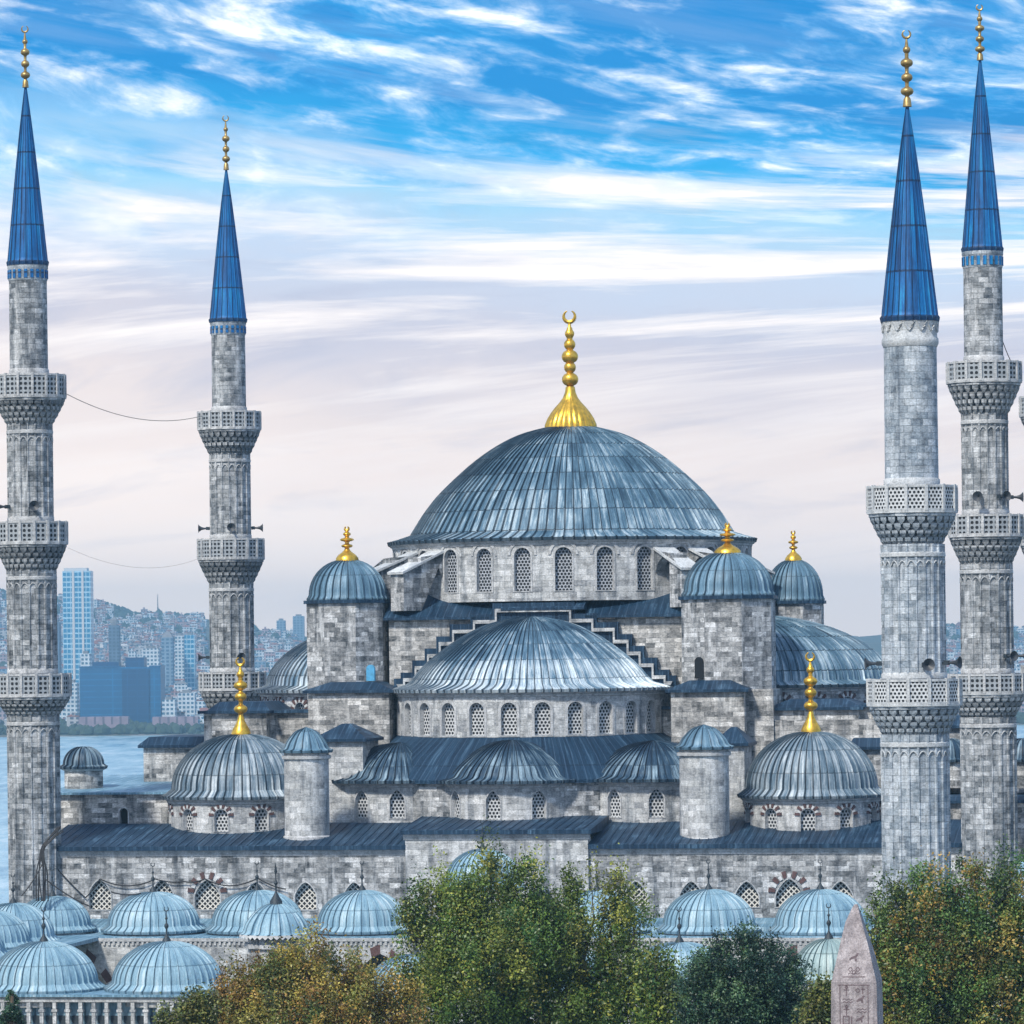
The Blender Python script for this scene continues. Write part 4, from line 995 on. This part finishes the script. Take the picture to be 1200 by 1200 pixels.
# cables
def sag(p0, p1, d, r=.025, n=24):
    return [tuple(Vector(p0).lerp(Vector(p1), i / n) + Vector((0, 0, -4 * d * (i / n) * (1 - i / n)))) for i in range(n + 1)]
def cable(p0, p1, d, label, r=.03, name='cable'):
    mb = MB(); mb.tube([tuple(Vector(q) - Vector(p0)) for q in sag(p0, p1, d)], r, 5); tag(mb.build(name, M['blackwire'], None, p0), label, 'cable')
cable(at(73, 459, 305), at(238, 487, 360), 1.1, 'thin dark cable sagging between the top balconies of the two left minarets', .025)
cable(at(80, 642, 305), at(234, 654, 360), 1.1, 'faint thin cable sagging between the middle balconies of the two left minarets', .009)
cable(at(1175, 400, 294), at(1196, 440, 300), .3, 'thin dark cable dropping from the upper shaft of the tall grey right minaret', .03)
mb = MB(); base = at(52, 1058, 299); bz = Vector(base)
random.seed(3)
for k in range(9):
    x0 = 43 + rnd.random() * 12; pts = [at(x0 + rnd.uniform(-2, 2), 1056, 298.6), at(x0 + rnd.uniform(-2, 2), 1020, 298.7), at(50 + rnd.uniform(-3, 3), 996, 298.8), at(58 + rnd.uniform(-3, 3), 984, 299), at(70 + rnd.uniform(-3, 5), 972 + rnd.uniform(-4, 5), 299.4)]
    sp = smoothprof([(p[0], p[2]) for p in pts], 4); ysn = [298.6 + .8 * i / (len(sp) - 1) for i in range(len(sp))]
    mb.tube([(p[0] - bz.x, yy - bz.y, p[1] - bz.z) for p, yy in zip(sp, ysn)], .045, 5)
tag(mb.build('cable_bundle', M['blackwire'], None, base), 'thick black cable bundle climbing the left corner of the front wall', 'cables')
wirepts = [(52, 1000), (100, 1052), (117, 1030), (150, 1038), (182, 1030), (215, 1033), (240, 1030), (270, 1038), (302, 1029), (335, 1042)]
for i, (a, b_) in enumerate(zip(wirepts, wirepts[1:])):
    pass
mb = MB(); b0 = Vector(at(52, 1000, 298.5))
for (a, b_) in zip(wirepts, wirepts[1:]):
    ua, za = L(a[0], a[1], -.25); ub, zb_ = L(b_[0], b_[1], -.25); A_ = W(ua, -.25); B_ = W(ub, -.25)
    mb.tube([tuple(Vector(q) - b0) for q in sag((A_[0], A_[1], za), (B_[0], B_[1], zb_), .12, n=8)], .045, 4)
tag(mb.build('cable', M['blackwire'], None, tuple(b0)), 'black cable looped along the front wall over the lattice windows', 'cable')
for (a, b_), lb in zip((((50, 1012), (25, 1050)), ((53, 1030), (105, 1062)), ((130, 1045), (165, 1047))), ('slack black cable from the wall corner down to the left-edge minaret', 'black cable falling from the wall corner towards the first lattice window', 'short black cable right of the first lattice window')):
    mb = MB(); mb.tube([tuple(Vector(q) - b0) for q in sag(at(a[0], a[1], 298.2), at(b_[0], b_[1], 297.5), .15, n=8)], .045, 4)
    tag(mb.build('cable', M['blackwire'], None, tuple(b0)), lb, 'cable')
# ------------------------------------------------------------------ FAR SHORE CITY
def mat_facade(name, wall, glass, nx, nz, fx=.6, fz=.55, rough=.6):
    """uv in metres; nx, nz = window pitch"""
    m, t, b = newmat(name); uv = uvn(t); sp = t.n('ShaderNodeSeparateXYZ'); t.l(uv, sp.inputs[0])
    x = t.m('FRACT', t.m('DIVIDE', sp.outputs[0], nx)); z_ = t.m('FRACT', t.m('DIVIDE', sp.outputs[1], nz))
    g_ = t.m('MULTIPLY', t.m('LESS_THAN', x, fx), t.m('LESS_THAN', z_, fz))
    n_ = t.ramp(t.noise(uv, .12, 3), [(.3, .75), (.7, 1.15)])
    t.l(t.mix(g_, t.mix(1.0, wall, n_, 'MULTIPLY'), glass), b.inputs['Base Color']); b.inputs['Roughness'].default_value = rough
    return m
FM = [mat_facade('facade_white', (.62, .70, .76), (.03, .12, .22), 3.0, 3.1), mat_facade('facade_cream', (.46, .48, .50), (.06, .08, .12), 4.2, 3.0),
      mat_facade('facade_pink', (.42, .33, .36), (.06, .08, .11), 3.2, 3.2), mat_facade('facade_grey', (.20, .31, .42), (.03, .10, .20), 3.9, 3.1), mat_facade('facade_dark', (.10, .16, .24), (.03, .06, .10), 3.5, 3.1)]
RM = [mat_plain('roof_red', (.26, .10, .07), .9, 0, .4, .2), mat_plain('roof_grey', (.20, .21, .23), .9, 0, .3, .2), mat_plain('roof_pale', (.5, .5, .5), .9, 0, .3, .2)]
def house_mb(mb, x, y, z, w_, d, h, gable, mw, mr):
    ang_ = 0
    mb.box(x - w_ / 2, x + w_ / 2, y - d / 2, y + d / 2, z - 4, z + h, mw)
    if gable:
        r0 = [(x - w_ / 2 - .4, y - d / 2 - .4), (x + w_ / 2 + .4, y - d / 2 - .4), (x + w_ / 2 + .4, y + d / 2 + .4), (x - w_ / 2 - .4, y + d / 2 + .4)]
        tp = [(x + (p[0] - x) * .35, y + (p[1] - y) * .1, z + h + w_ * .2) for p in r0]
        mb.hexa([(p[0], p[1], z + h + .01) for p in r0], tp, mr)
    else:
        mb.box(x - w_ / 2 - .2, x + w_ / 2 + .2, y - d / 2 - .2, y + d / 2 + .2, z + h + .01, z + h + .6, mr); mb.box(x - w_ * .2, x + w_ * .1, y - 1, y + 2, z + h + .61, z + h + 3, mw)
hr = random.Random(11); houses = []
zones = [(-8, 10, .05), (66, 240, .72), (290, 362, .10), (1098, 1128, .08), (1182, 1204, .05)]
def pick():
    q = hr.random(); acc = 0
    for a, b_, p_ in zones:
        acc += p_
        if q < acc: return hr.uniform(a, b_)
    return hr.uniform(66, 240)
for i in range(2300):
    px = pick(); y = 3020 + (hr.random() ** .8) * 1900
    if hr.random() < .12: y = hr.uniform(4700, 5350)
    x = (px - 600) / FOC * y; z_ = terr(x, y)
    if 88 < px < 195 and y < 3330: continue
    h = hr.choice((4, 5, 7, 9, 11, 15)) if y < 4500 else hr.choice((5, 7, 9))
    houses.append((y, x, z_, hr.uniform(5, 12) * (1 if y < 4600 else .8), hr.uniform(7, 12), h, hr.random() < .45, hr.choice((0, 0, 0, 1, 2, 2, 3)), hr.choice((0, 0, 1, 2))))
houses.sort()
WN = ['white', 'cream', 'pink', 'grey', 'dark']; RN = ['red', 'grey', 'pale']
for hs in houses[:290]:
    y, x, z_, w_, d, h, gb, mw, mr = hs; mb = MB(); house_mb(mb, 0, 0, 0, w_, d, h, gb, 0, 1)
    mb.off = (rnd.random() * 30, 0)
    lb = 'small %s walled block with %s %s roof, one of many crowded on the far shore' % (WN[mw], RN[mr], 'hipped' if gb else 'flat')
    tag(mb.build('house', [FM[mw], RM[mr]], None, (x, y, z_)), lb, 'house', 'small %s blocks with %s %s roofs on the far shore' % (WN[mw], RN[mr], 'hipped' if gb else 'flat'))
mb = MB()
for hs in houses[290:]:
    y, x, z_, w_, d, h, gb, mw, mr = hs; house_mb(mb, x, y, z_, w_, d, h, gb, mw, 5 + mr)
tag(mb.build('distant_houses', FM + RM), 'mass of tiny pale houses covering the distant hillside', 'houses', None, 'stuff')
# tree clumps among the houses and on the ridge
m, t, b = newmat('far_foliage'); o = t.n('ShaderNodeTexCoord').outputs['Object']
t.l(t.ramp(t.noise(o, .15, 5, .7), [(.35, (.012, .028, .02)), (.65, (.05, .08, .05))]), b.inputs['Base Color']); b.inputs['Roughness'].default_value = .95
mb = MB()
for i in range(2400):
    px = pick(); q = hr.random()
    y = 2992 + hr.random() * 90 if q < .14 else (3050 + hr.random() * 1500 if q < .55 else 4500 + hr.random() * 1000)
    x = (px - 600) / FOC * y; z_ = terr(x, y); r = hr.uniform(2, 5.5)
    P_, U_ = [], []
    for (rr, zz) in ((.55, 0), (1, .45), (.85, .95), (.4, 1.3), (.02, 1.45)):
        j_ = [hr.uniform(.7, 1.2) for _ in range(7)]
        P_.append([(x + r * rr * j_[k] * C(2 * PI * k / 7), y + r * rr * j_[k] * S(2 * PI * k / 7), z_ - 1 + r * zz * hr.uniform(.9, 1.15)) for k in range(7)]); U_.append([(k, zz) for k in range(8)])
    mb.grid(P_, U_, closed=True, sm=True)
tag(mb.build('distant_woods', m), 'dark tree clumps along the far shore and hill ridge', 'woods', None, 'stuff')

def tower(name, label, xa, xb, ytop, Yd, mats, depth=30, crown=None, cat='tower', base=None):
    xl, xr = at(xa, ytop, Yd)[0], at(xb, ytop, Yd)[0]; zt = at((xa + xb) / 2, ytop, Yd)[2]; cx = (xl + xr) / 2; z0_ = terr(cx, Yd) - 2; hw = (xr - xl) / 2
    T = thing(name, label, cat, (cx, Yd, z0_)); mb = MB(); mb.box(-hw, hw, 0, depth, 0, zt - z0_); o = mb.build('body', mats, T)
    return T, hw, zt - z0_, o
glass_t = mat_facade('tower_glass', (.40, .62, .76), (.005, .20, .40), 3.1, 4.1, .80, .70, .3)
blue_g = mat_facade('blue_curtain_wall', (.0, .135, .32), (.0, .085, .23), 30, 4.2, .97, .80, .35)
blue_d = mat_facade('deep_blue_curtain_wall', (.0, .065, .19), (.0, .045, .14), 7, 4.2, .9, .85, .35)
T, hw, H, o = tower('skyscraper', 'tall slab skyscraper of pale blue glass rising above the shore', 73, 106, 669, 3450, glass_t, 22)
mb = MB(); mb.box(-hw + 1, hw - 3, 2, 18, H + .01, H + 2.4); mb.build('roof_plant', M['white'], T)
for x_ in (-hw * .25, hw * .42): mb = MB(); mb.box(x_ - .9, x_ + .9, -.6, -.01, 0, H); mb.build('pier', M['white'], T)
T, hw, H, o = tower('glass_building', 'wide deep blue glass office block on the far waterfront', 93, 188, 782, 3120, blue_g, 40, cat='building')
mb = MB(); mb.box(hw * .05, hw * .72, -1.2, -.01, 2, H - 1.5); mb.build('dark_bay', blue_d, T)
mb = MB(); mb.box(-hw - .3, hw * .0, -.5, 40.2, H + .01, H + 1.0); mb.box(hw * .72, hw + .3, -.5, 40.2, H + .01, H + 1.0); mb.build('parapet', blue_g, T)
mb = MB(); mb.box(-hw * .7, -hw * .05, 6, 30, H + 1.01, H + 4); mb.box(hw * .12, hw * .58, 6, 30, H + .02, H + 7); mb.build('roof_plant', blue_d, T)
for nm, lb, xa, xb, yt, Yd, mt in (
    ('skyscraper', 'dark blue tower partly hidden behind the left minaret', 62, 69, 729, 3700, FM[4]),
    ('tower_block', 'dark grey tower with a domed cap and mast, right of the skyscraper', 127, 139, 733, 3800, FM[4]),
    ('tower_block', 'blue grey tower block with a pitched cap, left of the two pale ones', 189, 202, 747, 3650, FM[3]),
    ('tower_block', 'pale tower block in the middle of the three beside the far left minaret', 205, 215, 745, 3700, FM[0]),
    ('tower_block', 'pale and teal tower block nearest the far left minaret', 216, 228, 744, 3680, glass_t),
    ('apartment_block', 'bright white apartment block left of the tower trio', 166, 186, 760, 3500, FM[0]),
    ('apartment_block', 'white gridded block at the foot of the skyscraper', 94, 105, 766, 3350, FM[0]),
    ('apartment_block', 'low white gridded block just left of the wide blue building', 76, 90, 800, 3200, FM[0]),
    ('apartment_block', 'low white gridded block right of the wide blue building', 190, 205, 820, 3090, FM[0]),
    ('apartment_block', 'cream block with blue windows, right of the wide blue building', 208, 228, 812, 3130, FM[0]),
    ('tower_block', 'left of two hazy grey towers on the skyline beside the left turret', 324, 334, 727, 5100, FM[3]),
    ('tower_block', 'right of two hazy grey towers on the skyline beside the left turret', 343, 356, 722, 5100, FM[3])):
    T, hw, H, o = tower(nm, lb, xa, xb, yt, Yd, mt, 18, cat='building')
    mb = MB(); mb.box(-hw * .5, hw * .5, 3, 12, H + .01, H + 2.2)
    if 'mast' in lb: mb.lathe(0, 8, [(hw * .9, H + 2.3), (hw * .8, H + 5), (hw * .3, H + 7), (.2, H + 8), (.15, H + 18)], 12)
    if 'pitched' in lb: mb.hexa([(-hw, 0, H + .02), (hw, 0, H + .02), (hw, 18, H + .02), (-hw, 18, H + .02)], [(-hw * .4, 6, H + 5), (hw * .4, 6, H + 5), (hw * .4, 12, H + 5), (-hw * .4, 12, H + 5)])
    mb.build('roof_plant', RM[1], T)
hz_pink = mat_facade('pink_shed', (.30, .24, .30), (.12, .10, .14), 6, 8, .25, .7)
for lb, xa, xb in (('long low pinkish shed below the left half of the blue building', 92, 150), ('long low pinkish shed right of the blue building', 178, 232)):
    tower('shed', lb, xa, xb, 840, 3030, hz_pink, 14, cat='shed')
p_ = at(158, 707, 5400); mb = MB(); mb.tube([(0, 0, 0), (0, 0, 26)], 1.0, 4, r1=.25); mb.box(-2, 2, -1, 1, 0, 4)
tag(mb.build('radio_mast', M['iron'], None, (at(185, 716, 5400)[0], 5400, terr(at(185, 716, 5400)[0], 5400))), 'thin radio mast on the hill ridge', 'mast')

# ------------------------------------------------------------------ OBELISK
def obelisk():
    Yd = 178.0; k = Yd / FOC; base = at(1004, 1150, Yd); cx = base[0]; zsh = base[2]; zt = at(1003, 1060, Yd)[2]
    T = thing('obelisk', 'pinkish granite obelisk with carved hieroglyphs, its tip before the right tree', 'obelisk', (cx, Yd, 0), R(-12))
    s = 1.0 * (57 * k) / 2 * .93; sb = s * 1.22
    m_, t, b = newmat('pink_granite'); o = t.n('ShaderNodeTexCoord').outputs['Object']
    c = t.ramp(t.noise(o, 2.2, 8, .7), [(.3, (.17, .15, .16)), (.5, (.33, .295, .31)), (.7, (.54, .50, .52))])
    c = t.mix(t.ramp(t.noise(t.mapv(o, (3, 3, .5)), 1.0, 5, .6), [(.5, 0), (.7, .6)]), c, (.13, .12, .14))
    t.l(t.mix(.8, c, t.ramp(t.noise(o, 15, 6, .85), [(.36, .35), (.5, .95), (.64, 1.4)]), 'MULTIPLY'), b.inputs['Base Color']); b.inputs['Roughness'].default_value = .75
    bu = t.n('ShaderNodeBump'); bu.inputs['Strength'].default_value = .7; bu.inputs['Distance'].default_value = .04; t.l(t.noise(o, 9, 6, .7), bu.inputs['Height']); t.l(bu.outputs[0], b.inputs['Normal'])
    mb = MB(); zb_ = 2.6
    sq = lambda q: [(-q, -q), (q, -q), (q, q), (-q, q)]
    mb.hexa([(x, y, zb_) for x, y in sq(sb)], [(x, y, zsh) for x, y in sq(s)])
    mid = [(x * .86 + .02, y * .86, zsh + (zt - zsh) * .24) for x, y in sq(s)]
    o1 = mb.build('shaft', m_, T)
    mb = MB(); rings = [[(x * q - o_ * s, y * q, zsh + .012 + (zt - zsh) * h_) for x, y in sq(s)] for q, o_, h_ in ((1, 0, 0), (.66, .02, .44), (.37, .06, .77), (.14, .02, .95), (.07, -.01, 1))]
    for lo_, up_ in zip(rings, rings[1:]):
        for i in range(4): j = (i + 1) % 4; mb.face([lo_[i], lo_[j], up_[j], up_[i]])
    mb.face(rings[-1]); mb.build('pyramidion', m_, T)
    mb = MB(); mb.box(-sb * 1.3, sb * 1.3, -sb * 1.3, sb * 1.3, .9, 2.59); mb.box(-sb * 1.9, sb * 1.9, -sb * 1.9, sb * 1.9, 0, .89); mb.build('pedestal', M['stone_warm'], T)
    # carved signs: thin raised strokes framed in a column, on the front and right faces
    gr = random.Random(5); dk = mat_plain('carved_shadow_stone', (.16, .12, .135), .9, 0, .4, 8)
    mb = MB()
    def stroke(x0, z0_, x1, z1_, w_=.022):
        def fy(z): return -(s + (sb - s) * (zsh - z) / (zsh - zb_)) if z <= zsh else -s * float(np.interp((z - zsh) / (zt - zsh), [0, .44, .77, .95, 1], [1, .66, .37, .14, .07]))
        dx, dz = x1 - x0, z1_ - z0_; ln = math.hypot(dx, dz) or 1; nx, nz = -dz / ln * w_, dx / ln * w_
        q = [(x0 + nx, z0_ + nz), (x0 - nx, z0_ - nz), (x1 - nx, z1_ - nz), (x1 + nx, z1_ + nz)]
        f_ = [(x, fy(z) - .008, z) for x, z in q]; bk = [(x, fy(z) + .02, z) for x, z in q]
        mb.face(f_); 
        for i in range(4): j = (i + 1) % 4; mb.face([f_[i], bk[i], bk[j], f_[j]])
    def circle(cx_, cz, r, n=8):
        for i in range(n): a, c_ = 2 * PI * i / n, 2 * PI * (i + 1) / n; stroke(cx_ + r * C(a), cz + r * S(a), cx_ + r * C(c_), cz + r * S(c_), .018)
    def bird(x, z, q):   # standing bird sign
        stroke(x - q, z, x + q * .3, z + q * .5, .05); stroke(x + q * .3, z + q * .5, x + q * .45, z + q * 1.1, .04); stroke(x + q * .45, z + q * 1.1, x + q * .8, z + q, .02); stroke(x, z, x, z - q * .7); stroke(x + q * .2, z, x + q * .2, z - q * .7); stroke(x - q, z, x - q * 1.3, z - q * .4, .03)
    def water(x, z, q):
        for i in range(5): stroke(x - q + i * q * .4, z + (i % 2) * .06, x - q + (i + 1) * q * .4, z + ((i + 1) % 2) * .06, .016)
    z = zsh - .08; stroke(-s * .7, z, s * .7, z, .02)
    stroke(-s * .62, z, -s * .62, 3, .018); stroke(s * .62, z, s * .62, 3, .018)
    z0g = z - .22
    for xo in (-s * .31, s * .31):
      z = z0g
      while z > 3.2:
          kind = gr.randrange(5); x = xo + gr.uniform(-.03, .03)
          if kind == 0: bird(x, z, .15)
          elif kind == 1: circle(x - .1, z, .08); stroke(x + .1, z + .12, x + .1, z - .14); stroke(x + .02, z + .05, x + .2, z + .05)
          elif kind == 2: water(x, z, .2); water(x, z - .11, .2)
          elif kind == 3:
              for a, c_ in (((-.18, .14), (.06, .14)), ((.06, .14), (.06, -.18)), ((.06, -.18), (-.18, -.18)), ((-.18, -.18), (-.18, .14))): stroke(x + a[0], z + a[1], x + c_[0], z + c_[1])
              stroke(x + .17, z + .14, x + .17, z - .16, .03)
          else: stroke(x, z + .2, x, z - .22, .025); stroke(x - .12, z + .02, x + .12, z + .02); circle(x, z + .13, .06, 6)
          z -= .40
    for i in range(3): circle(-.15 + .15 * i, zsh + .55 - .12 * (i % 2), .08, 6)
    bird(.05, zsh + 1.0, .18); stroke(-s * .5, zsh + .25, s * .5, zsh + .25, .02); water(0, zsh + .36, .25)
    mb.build('hieroglyphs', dk, o1)
obelisk()

# ------------------------------------------------------------------ TREES
def leafmat(name, gloss=.45):
    m, t, b = newmat(name); at_ = t.n('ShaderNodeAttribute', attribute_name='leaf')
    t.l(at_.outputs['Color'], b.inputs['Base Color']); b.inputs['Roughness'].default_value = gloss
    tr = t.n('ShaderNodeBsdfTranslucent'); t.l(at_.outputs['Color'], tr.inputs[0]); mx = t.n('ShaderNodeMixShader'); mx.inputs[0].default_value = .18
    t.l(b.outputs[0], mx.inputs[1]); t.l(tr.outputs[0], mx.inputs[2]); out = t.nt.nodes['Material Output']; t.l(mx.outputs[0], out.inputs[0])
    return m
LEAF = leafmat('leaf'); BARK = mat_plain('bark', (.13, .10, .075), .9, 0, .5, 6)
def tree(label, Yd, lobes, cols, nclump, per, leaf, seed, cr=.55, name='broadleaf_tree', vst=1.55, group=None, aspect=.55):
    rg = np.random.default_rng(seed); k = Yd / FOC
    LB = []
    for (x, y, rx, ry) in lobes:
        p = at(x, y, Yd + rg.uniform(-1.2, 1.2)); LB.append((np.array(p), rx * k, ry * k))
    bx = float(np.mean([l[0][0] for l in LB])); base = (bx, Yd, 0)
    T = thing(name, label, 'tree', base, 0, group)
    vol = np.array([l[1] ** 2 * l[2] for l in LB]) ** .72; vol /= vol.sum()
    cl = []; cw = []
    for _ in range(nclump):
        li = rg.choice(len(LB), p=vol); c_, rx, ry = LB[li]
        d = rg.normal(size=3); d /= np.linalg.norm(d)
        if d[1] > .35: d[1] *= -1
        r = rg.uniform(.25, 1) ** .42 * (1 + .10 * rg.normal())
        pt = c_ + d * np.array([rx, rx * 1.0, ry]) * r
        if pt[2] < 2.2: continue
        cl.append(pt); cw.append(li)
    cl = np.array(cl); n = len(cl)
    tone = rg.uniform(0, 1, n); hue = np.clip(.5 + .35 * rg.normal(size=n), 0, 1)
    sz = cr * rg.uniform(.6, 1.45, n)
    idx = np.repeat(np.arange(n), per)
    N_ = len(idx); off = rg.normal(size=(N_, 3)) * .5; off[:, 2] *= vst
    pos = cl[idx] + off * sz[idx][:, None] - np.array(base)
    nrm = rg.normal(size=(N_, 3)) + np.array([0, -.5, .6]); nrm /= np.linalg.norm(nrm, axis=1)[:, None]
    tng = np.cross(nrm, rg.normal(size=(N_, 3))); tng /= np.linalg.norm(tng, axis=1)[:, None]; bt = np.cross(nrm, tng)
    s = leaf * rg.uniform(.6, 1.3, N_)
    a = (tng * s[:, None]); b_ = bt * (s * aspect)[:, None]; up = nrm * (s * .22)[:, None]
    V = np.stack([pos - a, pos + b_ + up, pos + a, pos - b_ + up], 1).reshape(-1, 3).astype(np.float32)
    me = bpy.data.meshes.new('crown'); me.vertices.add(N_ * 4); me.vertices.foreach_set('co', V.ravel())
    me.loops.add(N_ * 4); me.loops.foreach_set('vertex_index', np.arange(N_ * 4, dtype=np.int32))
    me.polygons.add(N_); me.polygons.foreach_set('loop_start', np.arange(0, N_ * 4, 4, dtype=np.int32)); me.polygons.foreach_set('loop_total', np.full(N_, 4, dtype=np.int32))
    cA = np.array(cols, dtype=float)
    q = np.clip(hue[idx] + .07 * rg.normal(size=N_), 0, .999) * (len(cA) - 1); i0 = q.astype(int); fr = (q - i0)[:, None]
    cc = cA[i0] * (1 - fr) + cA[np.minimum(i0 + 1, len(cA) - 1)] * fr
    cc *= (.40 + 1.15 * tone[idx] ** 1.5 + .25 * rg.uniform(-1, 1, N_))[:, None]
    cc = np.clip(cc, .004, .8)
    me.update(calc_edges=True); at_ = me.attributes.new('leaf', 'FLOAT_COLOR', 'POINT')
    at_.data.foreach_set('color', np.repeat(np.c_[cc, np.ones(N_)], 4, axis=0).astype(np.float32).ravel())
    me.materials.append(LEAF); me.validate(); ob = bpy.data.objects.new('crown', me); col.objects.link(ob); ob.parent = T
    mb = MB(); hub = Vector((0, 0, 4.2))
    mb.tube([(0, 0, 0), (.1, 0, 2.0), tuple(hub)], .42, 9, r1=.30)
    for c_, rx, ry in LB:
        e = Vector(c_ - np.array(base)) + Vector((0, 0, ry * .25)); s0 = hub.lerp(Vector((0, 0, 2.5)), rg.uniform(0, 1))
        md_ = s0.lerp(e, .5) + Vector((rg.uniform(-.4, .4), rg.uniform(-.4, .4), .4)); mb.tube([tuple(s0), tuple(md_), tuple(e)], .19, 6, r1=.06)
    for i in range(0, n, 2):
        c_ = LB[cw[i]][0] - np.array(base); e = cl[i] - np.array(base); st_ = Vector(c_) * .55 + Vector(e) * .45 + Vector((0, 0, -.6))
        mb.tube([tuple(st_), tuple((st_ + Vector(e)) / 2 + Vector((rg.uniform(-.12, .12), 0, .1))), tuple(e)], .035, 4, r1=.010)
    mb.build('trunk', BARK, T)
    return T
GRN = [(.042, .105, .028), (.095, .175, .032), (.16, .22, .038), (.29, .29, .05), (.40, .28, .06)]
tree('large green tree with a broad crown in front of the mosque portal', 214, [(488, 1104, 27, 82), (516, 1091, 27, 82), (547, 1087, 27, 80), (577, 1075, 27, 82), (610, 1079, 27, 84), (640, 1093, 27, 80), (668, 1102, 18, 82), (697, 1095, 17, 82), (722, 1093, 18, 80), (744, 1116, 20, 76), (766, 1150, 18, 52), (600, 1110, 100, 62), (545, 1175, 75, 60), (650, 1180, 85, 60), (730, 1190, 45, 50)],
     GRN[:4], 900, 175, .082, 1, .52)
tree('brown and yellowing low tree in front of the courtyard, left of the large green one', 206, [(285, 1175, 42, 42), (325, 1150, 34, 48), (362, 1148, 38, 55), (400, 1165, 40, 50), (440, 1180, 36, 42), (470, 1188, 28, 44), (350, 1195, 100, 40)],
     [(.09, .14, .035), (.19, .21, .045), (.32, .28, .055), (.38, .25, .05), (.30, .17, .05)], 470, 165, .074, 2, .48)
tree('dense dark evergreen round tree left of the obelisk', 196, [(868, 1150, 52, 62), (832, 1165, 38, 50), (912, 1165, 38, 52), (870, 1185, 75, 55)],
     [(.014, .045, .036), (.026, .075, .050), (.050, .115, .062), (.095, .17, .07)], 640, 130, .068, 3, .36, 'evergreen_tree', 1.2)
tree('large green and russet tree rising in front of the right minarets', 212, [(1028, 1120, 19, 72), (1050, 1092, 21, 72), (1078, 1080, 21, 72), (1102, 1088, 22, 76), (1128, 1078, 22, 74), (1153, 1070, 22, 76), (1178, 1076, 22, 74), (1203, 1092, 22, 78), (1110, 1120, 80, 60), (1170, 1120, 50, 60), (1090, 1165, 60, 66), (1165, 1170, 60, 66), (1215, 1180, 40, 60), (1050, 1185, 32, 55)],
     [(.045, .11, .035), (.085, .17, .042), (.13, .205, .048), (.22, .245, .055), (.34, .22, .05)], 900, 175, .082, 4, .52)
tree('small yellow green bush beside the obelisk', 188, [(966, 1180, 17, 26), (958, 1195, 18, 20)], [(.07, .12, .03), (.15, .18, .04), (.22, .2, .05)], 110, 80, .085, 5, .4, 'bush')
tree('sparse leafy sapling at the right side of the large green tree', 210, [(770, 1170, 30, 55), (790, 1185, 22, 40)], GRN[:4], 90, 60, .11, 6, .5, 'sapling')
tree('dark pointed conifer at the bottom left corner', 190, [(15, 1166, 2.5, 10), (15, 1176, 5, 10), (15, 1187, 9, 10), (14, 1198, 13, 11), (12, 1210, 17, 12)], [(.015, .05, .035), (.03, .085, .05), (.05, .12, .06)], 220, 80, .055, 8, .16, 'conifer', .8)
tree('small yellow green shrub below the end of the left front range', 200, [(232, 1190, 22, 22), (200, 1200, 14, 12)], [(.06, .10, .03), (.14, .17, .04), (.2, .18, .05)], 90, 80, .085, 9, .4, 'bush')
tree('little dark shrub growing on the gallery roof beside the small left domed tower', 309, [(112, 909, 6, 6), (120, 906, 6, 5)], [(.02, .04, .03), (.05, .07, .04)], 12, 14, .12, 10, .28, 'shrub') if False else None

# ------------------------------------------------------------------ HAZE
mb = MB(); mb.box(-2600, 2600, -60, 6300, -36, 132)
hm, t, b = newmat('haze'); t.nt.nodes.remove(b); vo = t.n('ShaderNodeVolumePrincipled'); vo.inputs['Color'].default_value = (.40, .74, 1.0, 1); vo.inputs['Density'].default_value = .00016; vo.inputs['Anisotropy'].default_value = .2
t.l(vo.outputs[0], t.nt.nodes['Material Output'].inputs['Volume'])
tag(mb.build('haze', hm), 'pale blue haze over the water and far shore', 'haze', None, 'stuff')
